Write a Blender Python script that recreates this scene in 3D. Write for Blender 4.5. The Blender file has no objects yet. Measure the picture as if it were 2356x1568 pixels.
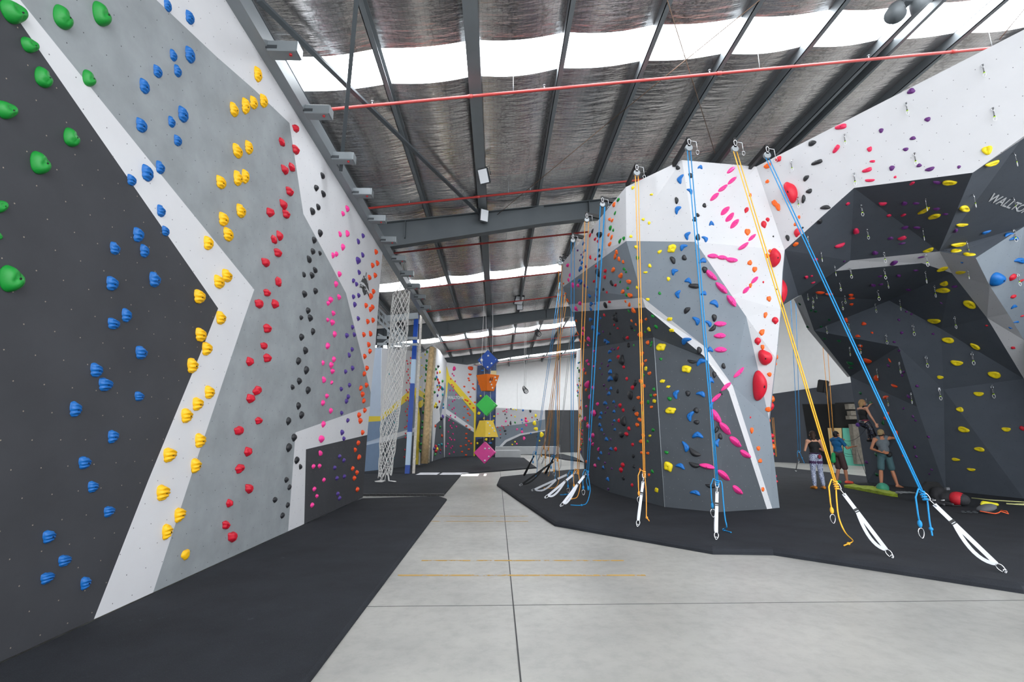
import bpy, bmesh, math, random
from math import radians as RAD, sin, cos, tan, pi, sqrt, atan2
from mathutils import Vector, Matrix
from mathutils.bvhtree import BVHTree
random.seed(7)
COL = bpy.context.scene.collection
# ---------------------------------------------------------------- camera
W_, H_, F_ = 2356, 1568, 1100.0
CAMZ = 1.6
PITCH = math.atan((1004 - 784) / F_)
YAW = math.atan((1178 - 1143) / F_ * cos(PITCH))
CAM = Vector((0, 0, CAMZ))
cd = bpy.data.cameras.new('camera'); cam = bpy.data.objects.new('camera', cd); COL.objects.link(cam)
cd.sensor_width = 36; cd.lens = F_ / W_ * 36; cd.clip_end = 300; cd.clip_start = 0.05
cam.location = CAM; cam.rotation_euler = (pi / 2 + PITCH, 0, -YAW)
bpy.context.scene.camera = cam
ROT = cam.rotation_euler.to_matrix()
ROTI = ROT.transposed()
def ray(px, py):
    return (ROT @ Vector(((px - W_ / 2) / F_, -(py - H_ / 2) / F_, -1))).normalized()
def onY(px, py, Y): d = ray(px, py); return CAM + d * (Y / d.y)
def onX(px, py, X): d = ray(px, py); return CAM + d * (X / d.x)
def onZ(px, py, Z=0.0): d = ray(px, py); return CAM + d * ((Z - CAMZ) / d.z)
def proj(p):
    q = ROTI @ (Vector(p) - CAM)
    return (W_ / 2 + F_ * q.x / -q.z, H_ / 2 - F_ * q.y / -q.z)
def onplane(px, py, co, no):
    d = ray(px, py); return CAM + d * ((co - CAM).dot(no) / d.dot(no))
def depth(p): return -(ROTI @ (Vector(p) - CAM)).z
# ---------------------------------------------------------------- linking, tagging
def tag(o, label=None, cat=None, group=None, kind=None):
    if label: o['label'] = label
    if cat: o['category'] = cat
    if group: o['group'] = group
    if kind: o['kind'] = kind
    return o
def empty(name, loc=(0, 0, 0), label=None, cat=None, group=None, rot=None):
    o = bpy.data.objects.new(name, None); COL.objects.link(o); o.location = loc
    o.empty_display_size = 0.1
    if rot: o.rotation_euler = rot
    return tag(o, label, cat, group)
def link(name, me, parent=None):
    o = bpy.data.objects.new(name, me); COL.objects.link(o)
    if parent is not None: o.parent = parent
    return o
def mk(name, bm, mats, parent=None, smooth=False, world=True):
    """bmesh given in world coordinates -> object; under a parent it is moved into the parent's frame (parent unrotated)."""
    me = bpy.data.meshes.new(name)
    if parent is not None and world: bmesh.ops.translate(bm, verts=bm.verts, vec=-parent.location)
    bm.normal_update(); bm.to_mesh(me); bm.free()
    for m in (mats if isinstance(mats, (list, tuple)) else [mats]): me.materials.append(m)
    if smooth:
        for p in me.polygons: p.use_smooth = True
    return link(name, me, parent)
def copy_tree(o, parent=None):
    c = o.copy(); COL.objects.link(c)
    if parent is not None: c.parent = parent
    for ch in list(o.children): copy_tree(ch, c)
    return c
# ---------------------------------------------------------------- bmesh shapes
def box(bm, c, s, R=None, mi=0):
    c = Vector(c); v = []
    for dx in (-.5, .5):
        for dy in (-.5, .5):
            for dz in (-.5, .5):
                q = Vector((dx * s[0], dy * s[1], dz * s[2]))
                v.append(bm.verts.new(c + (R @ q if R else q)))
    for f in ((0, 1, 3, 2), (4, 6, 7, 5), (0, 4, 5, 1), (2, 3, 7, 6), (0, 2, 6, 4), (1, 5, 7, 3)):
        bm.faces.new([v[i] for i in f]).material_index = mi
    return v
def frame_of(d, up=(0, 0, 1)):
    d = Vector(d).normalized(); up = Vector(up)
    if abs(d.dot(up)) > .98: up = Vector((0, 1, 0)) if abs(d.y) < .9 else Vector((1, 0, 0))
    x = up.cross(d).normalized(); y = d.cross(x)
    return Matrix((x, y, d)).transposed()
def bar(bm, a, b, w, h, up=(0, 0, 1), mi=0):
    a, b = Vector(a), Vector(b)
    return box(bm, (a + b) / 2, (w, h, (b - a).length), frame_of(b - a, up), mi)
def channel(bm, a, b, w, h, t, up=(0, 0, 1), side=1, ibeam=False):
    """rolled steel: web and two flanges; w across, h along up"""
    a, b = Vector(a), Vector(b); R = frame_of(b - a, up); L = (b - a).length; c = (a + b) / 2
    ox = 0 if ibeam else side * (w / 2 - t / 2)
    box(bm, c + R @ Vector((ox, 0, 0)), (t, h, L), R)
    box(bm, c + R @ Vector((0, h / 2 - t / 2, 0)), (w, t, L), R)
    box(bm, c + R @ Vector((0, -h / 2 + t / 2, 0)), (w, t, L), R)
def tube(bm, pts, r, n=8, closed=False, caps=True, mi=0):
    pts = [Vector(p) for p in pts]; rings = []; N = len(pts); prev = None
    for i, p in enumerate(pts):
        if closed: d = pts[(i + 1) % N] - pts[i - 1]
        else: d = pts[min(i + 1, N - 1)] - pts[max(i - 1, 0)]
        if d.length < 1e-9: d = Vector((0, 0, 1))
        d.normalize()
        if prev is None:
            up = Vector((0, 0, 1)) if abs(d.z) < .9 else Vector((1, 0, 0))
            x = up.cross(d).normalized()
        else:
            x = prev - d * prev.dot(d)
            if x.length < 1e-6: x = d.orthogonal()
            x.normalize()
        prev = x; y = d.cross(x)
        rr = r[i] if isinstance(r, (list, tuple)) else r
        rings.append([bm.verts.new(p + (x * cos(2 * pi * k / n) + y * sin(2 * pi * k / n)) * rr) for k in range(n)])
    for i in range(N if closed else N - 1):
        A, B = rings[i], rings[(i + 1) % N]
        for k in range(n):
            f = bm.faces.new((A[k], A[(k + 1) % n], B[(k + 1) % n], B[k])); f.smooth = True; f.material_index = mi
    if caps and not closed:
        bm.faces.new(rings[0][::-1]).material_index = mi; bm.faces.new(rings[-1]).material_index = mi
def ball(bm, c, r, nu=12, nv=8, R=None):
    c = Vector(c); r = (r, r, r) if not isinstance(r, (list, tuple)) else r
    top = None; rows = []
    for j in range(nv + 1):
        th = pi * j / nv
        if j in (0, nv):
            q = Vector((0, 0, r[2] * cos(th))); rows.append([bm.verts.new(c + (R @ q if R else q))]); continue
        row = []
        for i in range(nu):
            a = 2 * pi * i / nu; q = Vector((r[0] * sin(th) * cos(a), r[1] * sin(th) * sin(a), r[2] * cos(th)))
            row.append(bm.verts.new(c + (R @ q if R else q)))
        rows.append(row)
    for j in range(nv):
        A, B = rows[j], rows[j + 1]
        for i in range(nu):
            if j == 0: f = bm.faces.new((A[0], B[i], B[(i + 1) % nu]))
            elif j == nv - 1: f = bm.faces.new((A[i], B[0], A[(i + 1) % nu]))
            else: f = bm.faces.new((A[i], B[i], B[(i + 1) % nu], A[(i + 1) % nu]))
            f.smooth = True
def ribbon(bm, pts, w, t, side):
    """flat strap along pts, width along side"""
    pts = [Vector(p) for p in pts]; rows = []
    for i, p in enumerate(pts):
        d = (pts[min(i + 1, len(pts) - 1)] - pts[max(i - 1, 0)]).normalized()
        s = Vector(side); s = (s - d * s.dot(d)).normalized(); n = d.cross(s)
        ww = w[i] if isinstance(w, (list, tuple)) else w
        rows.append([bm.verts.new(p + s * a * ww / 2 + n * b * t / 2) for a, b in ((-1, -1), (1, -1), (1, 1), (-1, 1))])
    for A, B in zip(rows, rows[1:]):
        for k in range(4): bm.faces.new((A[k], A[(k + 1) % 4], B[(k + 1) % 4], B[k]))
    bm.faces.new(rows[0][::-1]); bm.faces.new(rows[-1])
def prism(bm, poly, z0, z1, bev=0.0):
    """solid over a ground polygon; the top shrinks by bev for a rolled edge"""
    n = len(poly); P = [Vector((p[0], p[1], 0)) for p in poly]
    area = sum(P[i].x * P[(i + 1) % n].y - P[(i + 1) % n].x * P[i].y for i in range(n))
    if area < 0: P.reverse()
    def inset(d):
        out = []
        for i in range(n):
            a, b, c = P[i - 1], P[i], P[(i + 1) % n]
            n1 = Vector((-(b - a).y, (b - a).x, 0)).normalized(); n2 = Vector((-(c - b).y, (c - b).x, 0)).normalized()
            m = (n1 + n2)
            m = m / max(.35, m.dot(n1)) if m.length > 1e-6 else n1
            out.append(b + m * d)
        return out
    lv = [(0, z0), (0, z0 + (z1 - z0) * .45)]
    if bev: lv += [(bev * .3, z0 + (z1 - z0) * .8), (bev, z1)]
    else: lv[1] = (0, z1)
    rows = []
    for d, z in lv:
        Q = inset(d) if d else P
        rows.append([bm.verts.new((q.x, q.y, z)) for q in Q])
    for A, B in zip(rows, rows[1:]):
        for k in range(n): bm.faces.new((A[k], A[(k + 1) % n], B[(k + 1) % n], B[k]))
    bm.faces.new(rows[-1]); bm.faces.new(rows[0][::-1])
def catenary(a, b, sag, n=10):
    a, b = Vector(a), Vector(b)
    return [a.lerp(b, t / n) - Vector((0, 0, sag * 4 * (t / n) * (1 - t / n))) for t in range(n + 1)]
# ---------------------------------------------------------------- materials
MATS = {}
def srgb(r, g, b):
    f = lambda c: (c / 255 / 12.92) if c <= 10 else ((c / 255 + .055) / 1.055) ** 2.4
    return (f(r), f(g), f(b), 1)
class NT:
    def __init__(s, name):
        s.m = bpy.data.materials.new(name); s.m.use_nodes = True
        s.t = s.m.node_tree; s.n = s.t.nodes; s.b = s.n['Principled BSDF']; s.out = s.n['Material Output']
    def new(s, typ, **kw):
        x = s.n.new(typ)
        for k, v in kw.items(): setattr(x, k, v)
        return x
    def ln(s, a, b): s.t.links.new(a, b)
    def math(s, op, a, b=None, c=None):
        x = s.new('ShaderNodeMath', operation=op)
        for i, v in enumerate((a, b, c)):
            if v is None: continue
            if isinstance(v, (int, float)): x.inputs[i].default_value = v
            else: s.ln(v, x.inputs[i])
        return x.outputs[0]
    def mix(s, fac, a, b, mode='MIX'):
        x = s.new('ShaderNodeMix', data_type='RGBA', blend_type=mode)
        for sock, v in ((x.inputs['Factor'], fac), (x.inputs['A'], a), (x.inputs['B'], b)):
            if isinstance(v, (int, float)): sock.default_value = v
            elif isinstance(v, tuple): sock.default_value = v
            else: s.ln(v, sock)
        return x.outputs['Result']
    def noise(s, scale, vec=None, detail=4, rough=.55):
        x = s.new('ShaderNodeTexNoise'); x.inputs['Scale'].default_value = scale
        x.inputs['Detail'].default_value = detail; x.inputs['Roughness'].default_value = rough
        if vec is not None: s.ln(vec, x.inputs['Vector'])
        return x.outputs['Fac']
    def ramp(s, fac, lo, hi):
        x = s.new('ShaderNodeMapRange'); x.inputs['From Min'].default_value = lo; x.inputs['From Max'].default_value = hi
        s.ln(fac, x.inputs['Value']); return x.outputs[0]
    def bump(s, h, strength=.2, dist=.02):
        x = s.new('ShaderNodeBump'); x.inputs['Strength'].default_value = strength; x.inputs['Distance'].default_value = dist
        s.ln(h, x.inputs['Height']); s.ln(x.outputs[0], s.b.inputs['Normal'])
    def coord(s, which='Object'): return s.new('ShaderNodeTexCoord').outputs[which]
def plain(name, rgb, rough=.5, metal=0.0, var=.0, vscale=3.0, bump=0.0, bscale=60, spec=.5):
    if name in MATS: return MATS[name]
    n = NT(name); c = srgb(*rgb) if max(rgb) > 1 else (*rgb, 1)
    n.b.inputs['Base Color'].default_value = c; n.b.inputs['Roughness'].default_value = rough; n.b.inputs['Metallic'].default_value = metal
    n.b.inputs['Specular IOR Level'].default_value = spec
    co = n.coord('Object')
    if var:
        f = n.noise(vscale, co)
        d = tuple(x * (1 - var) for x in c[:3]) + (1,); l = tuple(min(1, x * (1 + var)) for x in c[:3]) + (1,)
        n.ln(n.mix(n.ramp(f, .3, .7), d, l), n.b.inputs['Base Color'])
    if bump: n.bump(n.noise(bscale, co, 3), bump, .01)
    MATS[name] = n.m; return n.m
def wallpaint(name, rgb, dot, var=.05, cloud=(.5, 2.0), rough=.75, dots=True):
    """sanded plywood paint with rows of bolt holes, laid out on the panel's own surface in metres (UV)"""
    if name in MATS: return MATS[name]
    n = NT(name); c = srgb(*rgb); uv = n.coord('UV')
    f = n.noise(cloud[1], uv, 5, .6)
    d = tuple(x * (1 - var) for x in c[:3]) + (1,); l = tuple(min(1, x * (1 + var)) for x in c[:3]) + (1,)
    col = n.mix(n.ramp(f, .35, .65), d, l)
    if dots:
        sp = n.new('ShaderNodeSeparateXYZ'); n.ln(uv, sp.inputs[0])
        jit = n.noise(1.7, uv, 1)
        u = n.math('ADD', n.math('MULTIPLY', sp.outputs[0], 1 / .24), n.math('MULTIPLY', jit, .35))
        v = n.math('MULTIPLY', sp.outputs[1], 1 / .21)
        row = n.math('FLOOR', v)
        u = n.math('ADD', u, n.math('MULTIPLY', n.math('MODULO', row, 2.0), .5))
        fu = n.math('SUBTRACT', n.math('FRACT', u), .5); fv = n.math('SUBTRACT', n.math('FRACT', v), .5)
        fu = n.math('MULTIPLY', fu, .24); fv = n.math('MULTIPLY', fv, .21)
        r = n.math('SQRT', n.math('ADD', n.math('POWER', fu, 2.0), n.math('POWER', fv, 2.0)))
        m = n.math('LESS_THAN', r, .0052)
        col = n.mix(m, col, srgb(*dot))
    n.ln(col, n.b.inputs['Base Color']); n.b.inputs['Roughness'].default_value = rough
    n.b.inputs['Specular IOR Level'].default_value = .3
    n.bump(n.noise(90, uv, 2), .12, .004)
    MATS[name] = n.m; return n.m
def setuv(me):
    """metres on each face's own plane: u horizontal, v up the face"""
    uvl = me.uv_layers.new(name='panel')
    for p in me.polygons:
        nn = p.normal; up = Vector((0, 0, 1))
        v = up - nn * up.dot(nn)
        if v.length < .05: v = Vector((0, 1, 0)) - nn * nn.y
        v.normalize(); u = v.cross(nn)
        for li in p.loop_indices:
            co = me.vertices[me.loops[li].vertex_index].co
            uvl.data[li].uv = (co.dot(u), co.dot(v))
STEEL = plain('grey_painted_steel', (88, 94, 98), .45, .3, .06, 2)
DSTEEL = plain('dark_steel', (58, 62, 66), .5, .3, .06, 2)
LSTEEL = plain('galvanised_steel', (150, 156, 160), .4, .5, .05, 4)
CHROME = plain('bright_steel', (200, 202, 205), .22, 1.0)
BLACKP = plain('black_plastic', (22, 22, 24), .45)
BOLTM = plain('bolt_hole_black', (16, 15, 16), .6, .3)
WORLD_E = 4.0; EXPO = 0.28
WHITEP = plain('white_plastic', (232, 232, 234), .45)
# ================================================================ building shell
RS = .13; RZ = 9.1; RIDGE = 20.0                       # roof rises towards +x, level along y
XL, XR, Y0, Y1 = -9.0, 27.0, -6.0, 51.0
def roofz(x): return RZ + RS * (x if x <= RIDGE else 2 * RIDGE - x)
SL = [(-4.5, -3.4), (7.86, 8.78), (20.9, 22.0), (33.4, 34.9), (46.0, 47.3)]       # translucent sheets, bands across the roof
PUR = [-9 + .0 + 4.94 - 1.78 * 2 + 1.78 * k for k in range(18)]; PUR = [x for x in PUR if XL < x < XR]
# --- materials
def foil():
    n = NT('silver_foil_insulation'); b = n.b
    co = n.coord('Object')
    mp = n.new('ShaderNodeMapping'); mp.inputs['Scale'].default_value = (.7, 4.2, 1); n.ln(co, mp.inputs[0])
    w1 = n.noise(2.6, mp.outputs[0], 4, .5); w2 = n.noise(1.1, co, 3)
    vo = n.new('ShaderNodeTexVoronoi', feature='DISTANCE_TO_EDGE'); vo.inputs['Scale'].default_value = 11; vo.inputs['Randomness'].default_value = .25; n.ln(co, vo.inputs['Vector'])
    wire = n.math('LESS_THAN', vo.outputs['Distance'], .045)
    c = n.mix(n.ramp(w2, .3, .7), srgb(206, 202, 200), srgb(236, 232, 230))
    n.ln(n.mix(n.math('MULTIPLY', wire, .35), c, srgb(110, 108, 108)), b.inputs['Base Color'])
    b.inputs['Metallic'].default_value = .9
    n.ln(n.math('MULTIPLY_ADD', w1, .2, .12), b.inputs['Roughness'])
    n.bump(w1, .28, .1)
    return n.m
FOIL = foil()
def skylight_mat():
    n = NT('translucent_roof_sheet'); n.b.inputs['Base Color'].default_value = (.9, .93, .95, 1)
    n.b.inputs['Emission Color'].default_value = (.93, .97, 1, 1); n.b.inputs['Emission Strength'].default_value = SKY_E
    return n.m
SKY_E = 11.0
SKYM = skylight_mat()
def concrete():
    n = NT('polished_concrete'); co = n.coord('Object')
    a = n.noise(.55, co, 6, .6); d = n.noise(7, co, 5, .7); s_ = n.noise(26, co, 4, .8)
    c = n.mix(n.ramp(a, .3, .7), srgb(158, 157, 153), srgb(190, 188, 182))
    c = n.mix(n.math('MULTIPLY', n.ramp(d, .45, .75), .28), c, srgb(126, 126, 125))
    c = n.mix(n.math('MULTIPLY', n.ramp(s_, .62, .72), .3), c, srgb(205, 205, 202))
    n.ln(c, n.b.inputs['Base Color']); n.ln(n.math('MULTIPLY_ADD', d, .35, .22), n.b.inputs['Roughness'])
    n.bump(d, .05, .004); return n.m
CONC = concrete()
def matmat():
    n = NT('charcoal_carpet_mat'); co = n.coord('Object')
    a = n.noise(1.3, co, 6, .65); d = n.noise(140, co, 2, .8); dust = n.noise(3.1, co, 7, .75)
    c = n.mix(n.ramp(a, .3, .75), srgb(31, 33, 38), srgb(45, 48, 54))
    c = n.mix(n.math('MULTIPLY', n.ramp(d, .5, .8), .35), c, srgb(74, 77, 84))
    c = n.mix(n.math('MULTIPLY', n.ramp(dust, .66, .76), .3), c, srgb(120, 124, 132))
    n.ln(c, n.b.inputs['Base Color']); n.b.inputs['Roughness'].default_value = .85; n.b.inputs['Specular IOR Level'].default_value = .25
    n.bump(d, .35, .006); return n.m
MATM = matmat()
def wornpaint(name, rgb, thr):
    n = NT(name); co = n.coord('Object'); f = n.noise(5, co, 6, .8)
    n.b.inputs['Base Color'].default_value = srgb(*rgb); n.b.inputs['Roughness'].default_value = .6
    tr = n.new('ShaderNodeBsdfTransparent'); mx = n.new('ShaderNodeMixShader')
    n.ln(n.math('MULTIPLY', n.math('GREATER_THAN', f, thr), .75), mx.inputs[0]); n.ln(tr.outputs[0], mx.inputs[1]); n.ln(n.b.outputs[0], mx.inputs[2])
    n.ln(mx.outputs[0], n.out.inputs['Surface']); return n.m
YLINE = wornpaint('worn_yellow_line', (222, 178, 92), .46)
WHITEWALL = plain('white_sheet_wall', (236, 236, 236), .6, 0, .02)
GREYWALL = plain('dark_grey_wall', (62, 66, 74), .7, 0, .08, 1.5)
DARKDOOR = plain('charcoal_door', (48, 50, 54), .5, 0, .05)
JOINT = plain('dark_floor_joint', (74, 74, 74), .9)
def struct(name, bm, m, label=None): return tag(mk(name, bm, m), label, None, None, 'structure')
# --- floor
bm = bmesh.new(); box(bm, ((XL + XR) / 2, (Y0 + Y1) / 2, -.1), (XR - XL, Y1 - Y0, .2)); struct('floor', bm, CONC, 'pale grey concrete warehouse floor')
def strip(name, a, b, w, m, z=.0015, t=.001):
    bm = bmesh.new(); a = Vector(a); b = Vector(b); a.z = b.z = z; bar(bm, a, b, w, t); return struct(name, bm, m)
strip('floor_joint_line', (.17, 2.0, 0), (.17, 50, 0), .012, JOINT)
strip('floor_joint_line', (-3, 5.05, 0), (12, 5.0, 0), .008, JOINT)
for (xa, xb, py) in ((985, 1215, 1187), (985, 1215, 1199), (970, 1435, 1289), (915, 1485, 1323)):
    strip('floor_marking', onZ(xa, py, 0), onZ(xb, py, 0), .05, YLINE, .0025)
# --- ceiling foil, sagging between the purlins
def ceil_cell(bm, xa, xb, ya, yb, nx=8, ny=None):
    ny = ny or max(2, int((yb - ya) / 1.2)); rows = []
    for j in range(ny + 1):
        y = ya + (yb - ya) * j / ny; row = []
        for i in range(nx + 1):
            t = i / nx; x = xa + (xb - xa) * t
            row.append(bm.verts.new((x, y, roofz(x) - .08 * sin(pi * t) * (1 + .25 * sin(y * 1.7 + xa)))))
        rows.append(row)
    for A, B in zip(rows, rows[1:]):
        for i in range(nx): bm.faces.new((A[i], A[i + 1], B[i + 1], B[i])).smooth = True
bm = bmesh.new(); xs = [XL] + PUR + [RIDGE, XR]; xs = sorted(set(round(x, 3) for x in xs))
ys = [Y0] + [v for s_ in SL for v in s_] + [Y1 + .0]
for xa, xb in zip(xs, xs[1:]):
    for k in range(0, len(ys), 2): ceil_cell(bm, xa, xb, ys[k], ys[k + 1])
struct('ceiling', bm, FOIL, 'silver foil insulation under the warehouse roof')
for i, (ya, yb) in enumerate(SL):
    bm = bmesh.new()
    for xa, xb in (((XL, -3.2), (-.3, RIDGE), (RIDGE, XR)) if i == 2 else ((XL, RIDGE), (RIDGE, XR))):
        v = [bm.verts.new(p) for p in ((xa, ya - .02, roofz(xa) + .07), (xb, ya - .02, roofz(xb) + .07), (xb, yb + .02, roofz(xb) + .07), (xa, yb + .02, roofz(xa) + .07))]
        bm.faces.new(v)
    struct('window_%d' % (i + 1), bm, SKYM, 'bright translucent skylight band across the roof')
PSTEEL = plain('purlin_steel', (120, 126, 130), .5, .2, .06, 2)
# one clear sheet in the second band lets the overhead sun through
CLEAR = NT('clear_roof_sheet'); _t = CLEAR.new('ShaderNodeBsdfTransparent'); _m = CLEAR.new('ShaderNodeMixShader'); _m.inputs[0].default_value = .06
CLEAR.b.inputs['Roughness'].default_value = .1; CLEAR.ln(_t.outputs[0], _m.inputs[1]); CLEAR.ln(CLEAR.b.outputs[0], _m.inputs[2]); CLEAR.ln(_m.outputs[0], CLEAR.out.inputs['Surface'])
bm = bmesh.new(); bm.faces.new([bm.verts.new(p) for p in ((-3.2, 20.88, roofz(-3.2) + .07), (-.3, 20.88, roofz(-.3) + .07), (-.3, 22.02, roofz(-.3) + .07), (-3.2, 22.02, roofz(-3.2) + .07))])
struct('window_6', bm, CLEAR.m, 'clear roof sheet in the skylight band above the cargo net mat')
# --- purlins and rafters
for i, x in enumerate(PUR):
    bm = bmesh.new(); z = roofz(x) - .12
    if i == 4 or abs(x + .5) < .3: channel(bm, (x, Y0, z - .04), (x, Y1, z - .04), .26, .2, .015, ibeam=True)
    else: channel(bm, (x, Y0, z), (x, Y1, z), .1, .24, .014)
    struct('roof_beam', bm, PSTEEL, 'grey steel roof purlin')
bm = bmesh.new(); channel(bm, (8.75, Y0, roofz(8.75) - .12), (8.75, Y1, roofz(8.75) - .12), .075, .22, .012); struct('roof_beam', bm, PSTEEL, 'grey steel roof purlin')
def rafter(y):
    bm = bmesh.new(); segs = [(-8.6, .95), (-4.0, .88), (1.5, .62), (RIDGE, .6), (XR, .7)]
    for off, half in ((0, .012),):
        for (xa, da), (xb, db) in zip(segs, segs[1:]):
            za, zb = roofz(xa) - .24, roofz(xb) - .24
            def quadbox(x0, x1, t0, b0, t1, b1, hy):
                v = [bm.verts.new(p) for p in ((x0, y - hy, t0), (x0, y + hy, t0), (x0, y - hy, b0), (x0, y + hy, b0), (x1, y - hy, t1), (x1, y + hy, t1), (x1, y - hy, b1), (x1, y + hy, b1))]
                for f in ((0, 1, 3, 2), (4, 6, 7, 5), (0, 4, 5, 1), (2, 3, 7, 6), (0, 2, 6, 4), (1, 5, 7, 3)): bm.faces.new([v[i] for i in f])
            quadbox(xa, xb, za, za - da, zb, zb - db, .008)
            quadbox(xa, xb, za, za - .02, zb, zb - .02, .13)
            quadbox(xa, xb, za - da, za - da - .02, zb, zb - db - .02, .13)
    for xs_ in (-3.0, -.45, 3.0): box(bm, (xs_, y, roofz(xs_) - .55), (.02, .24, .6))
    bmesh.ops.recalc_face_normals(bm, faces=bm.faces)
    struct('roof_beam', bm, STEEL, 'deep grey steel rafter across the hall')
for y in (1.2 - 0, 14.6, 28.3, 41.0):
    if y > 2: rafter(y)
# columns of the portal frames
for y in (14.75, 28.3, 41.0):
    bm = bmesh.new(); channel(bm, (-7.0, y, 0), (-7.0, y, roofz(-7) - .3), .2, .35, .015, up=(1, 0, 0), ibeam=True); struct('column', bm, STEEL, 'grey steel portal column')
# --- walls of the hall
bm = bmesh.new(); box(bm, (XL - .05, (Y0 + Y1) / 2, 4), (.1, Y1 - Y0, 8.0)); struct('wall_left', bm, WHITEWALL)
bm = bmesh.new(); box(bm, (XR + .05, (Y0 + Y1) / 2, 5.6), (.1, Y1 - Y0, 11.2)); struct('wall_right', bm, WHITEWALL)
bm = bmesh.new()
v = [bm.verts.new(p) for p in ((XL, Y1, 0), (16, Y1, 0), (16, Y1, roofz(16)), (XL, Y1, roofz(XL)))]; bm.faces.new(v)
v = [bm.verts.new(p) for p in ((16, Y1, 0), (XR, Y1, 0), (XR, Y1, roofz(XR)), (RIDGE, Y1, roofz(RIDGE)), (16, Y1, roofz(16)))]; bm.faces.new(v)
struct('wall_back', bm, WHITEWALL, 'white rear wall of the hall')
bm = bmesh.new(); box(bm, (2.35, Y1 - .08, 3.6), (.35, .12, 7.2)); struct('trim_1', bm, WHITEWALL)
bm = bmesh.new(); box(bm, (4, Y1 - .05, 4.2), (20, .02, .05)); struct('trim_2', bm, plain('pale_grey_trim', (206, 208, 210), .5))
# wide dark door in the rear wall
dl, dr = onY(1254, 943, Y1 - .1), onY(1336, 943, Y1 - .1)
bm = bmesh.new(); box(bm, ((dl.x + dr.x) / 2, Y1 - .1, dl.z / 2), (dr.x - dl.x, .1, dl.z)); d_ = struct('door_1', bm, DARKDOOR, 'wide charcoal double door in the white rear wall')
bm = bmesh.new(); box(bm, (dl.x + 2.6, Y1 - .17, dl.z / 2), (.03, .03, dl.z)); mk('door_seam', bm, BLACKP, d_)
# side hall wall seen past the pillar: white sheeting above, dark grey below, a door opening
SWA, SWB = onZ(1775, 1062, 0), onZ(2010, 1072, 0)
dirv = (SWB - SWA); dirv.z = 0; dirv.normalize(); SN = Vector((dirv.y, -dirv.x, 0)); SN = SN if SN.dot(CAM - SWA) > 0 else -SN
def sw(px, py, off=0): return onplane(px, py, SWA + SN * off, SN)
def swpoly(name, pts, m, off, label=None, thick=.06, cat=None):
    bm = bmesh.new(); P = [sw(x, y, off) for x, y in pts]; Q = [p - SN * thick for p in P]
    a = [bm.verts.new(p) for p in P]; b = [bm.verts.new(p) for p in Q]; bm.faces.new(a); bm.faces.new(b[::-1])
    for i in range(len(a)): bm.faces.new((a[i], b[i], b[(i + 1) % len(a)], a[(i + 1) % len(a)]))
    bmesh.ops.recalc_face_normals(bm, faces=bm.faces)
    o = mk(name, bm, m)
    return tag(o, label, cat, None, None if cat else 'structure')
swpoly('wall_side', [(1760, 1063), (1760, 700), (2080, 640), (2080, 1075)], WHITEWALL, 0, 'white hall wall seen past the pillar', .1)
swpoly('trim_3', [(1760, 1063), (1760, 908), (2080, 862), (2080, 1075)], GREYWALL, .03, 'dark grey lower half of the far hall wall')
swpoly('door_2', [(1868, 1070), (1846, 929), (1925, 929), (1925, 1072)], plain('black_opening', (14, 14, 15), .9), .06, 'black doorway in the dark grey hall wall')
WOODM = NT('pale_plywood'); _w = WOODM.new('ShaderNodeTexWave', wave_type='BANDS'); _w.inputs['Scale'].default_value = 3; _w.inputs['Distortion'].default_value = 4; _w.inputs['Detail'].default_value = 3
WOODM.ln(WOODM.mix(_w.outputs['Fac'], srgb(206, 172, 118), srgb(226, 198, 146)), WOODM.b.inputs['Base Color']); WOODM.b.inputs['Roughness'].default_value = .5
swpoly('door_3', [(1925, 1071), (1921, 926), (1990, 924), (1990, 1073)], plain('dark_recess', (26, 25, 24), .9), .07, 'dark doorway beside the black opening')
swpoly('door_panel', [(1914, 1062), (1904, 984), (1936, 984), (1941, 1062)], WOODM.m, .14, 'pale plywood panel standing in the far doorway', .04, 'panel')
swpoly('door_panel', [(1943, 1071), (1938, 984), (1978, 984), (1990, 1072)], plain('mint_paint', (106, 196, 172), .5), .2, 'mint green door panel standing beside the plywood panel', .05, 'panel')
bm = bmesh.new()
for k, (ww, hh) in enumerate(((.9, .3), (.65, .25), (.8, .2), (.5, 2.2))):
    p = sw(1966, (935, 950, 960, 975)[k], .25); box(bm, (p.x, p.y, p.z - (hh / 2 if k == 3 else 0)), (ww, .3, hh))
tag(mk('column', bm, plain('weathered_plaster', (120, 114, 104), .9, 0, .25, 6)), 'weathered plaster column top inside the far doorway', None, None, 'structure')
# --- crash mats
def pt(x, y, z=0): p = onZ(x, y, z); return (p.x, p.y)
def mat(poly, z, bev, label): 
    bm = bmesh.new(); prism(bm, poly, .001, z, bev)
    return tag(mk('floor_mat', bm, MATM), label, 'mat')
mat([(-3.49, -1), (-3.49, 13.02), pt(1010, 1144), pt(1028, 1150), pt(715, 1568), (-1.24, -1)], .045, .03, 'long charcoal mat along the foot of the tall three-tone wall')
mat([pt(840, 1139), pt(1022, 1139), pt(1063, 1091), (-2.0, 21.6), (-9, 21.6), (-9, pt(840, 1139)[1])], .05, .03, 'charcoal mat under the rope cargo net')
mat([pt(1060, 1091), pt(1235, 1077), pt(1206, 1054), (-1.7, 40.0), (-8.5, 40.0), (-8.5, 21.7), (-2.0, 21.7)], .06, .05, 'charcoal mat beneath the hanging coloured volumes')
mat([pt(1143, 1117), pt(1190, 1151), pt(1276, 1210), pt(1640, 1275), pt(1780, 1277), pt(2356, 1366), (14.5, 3.2), (14.5, 24.8), (9, 27), (3.2, 23), pt(1150, 1101)], .09, .1, 'big charcoal mat around the foot of the pillar')
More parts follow.
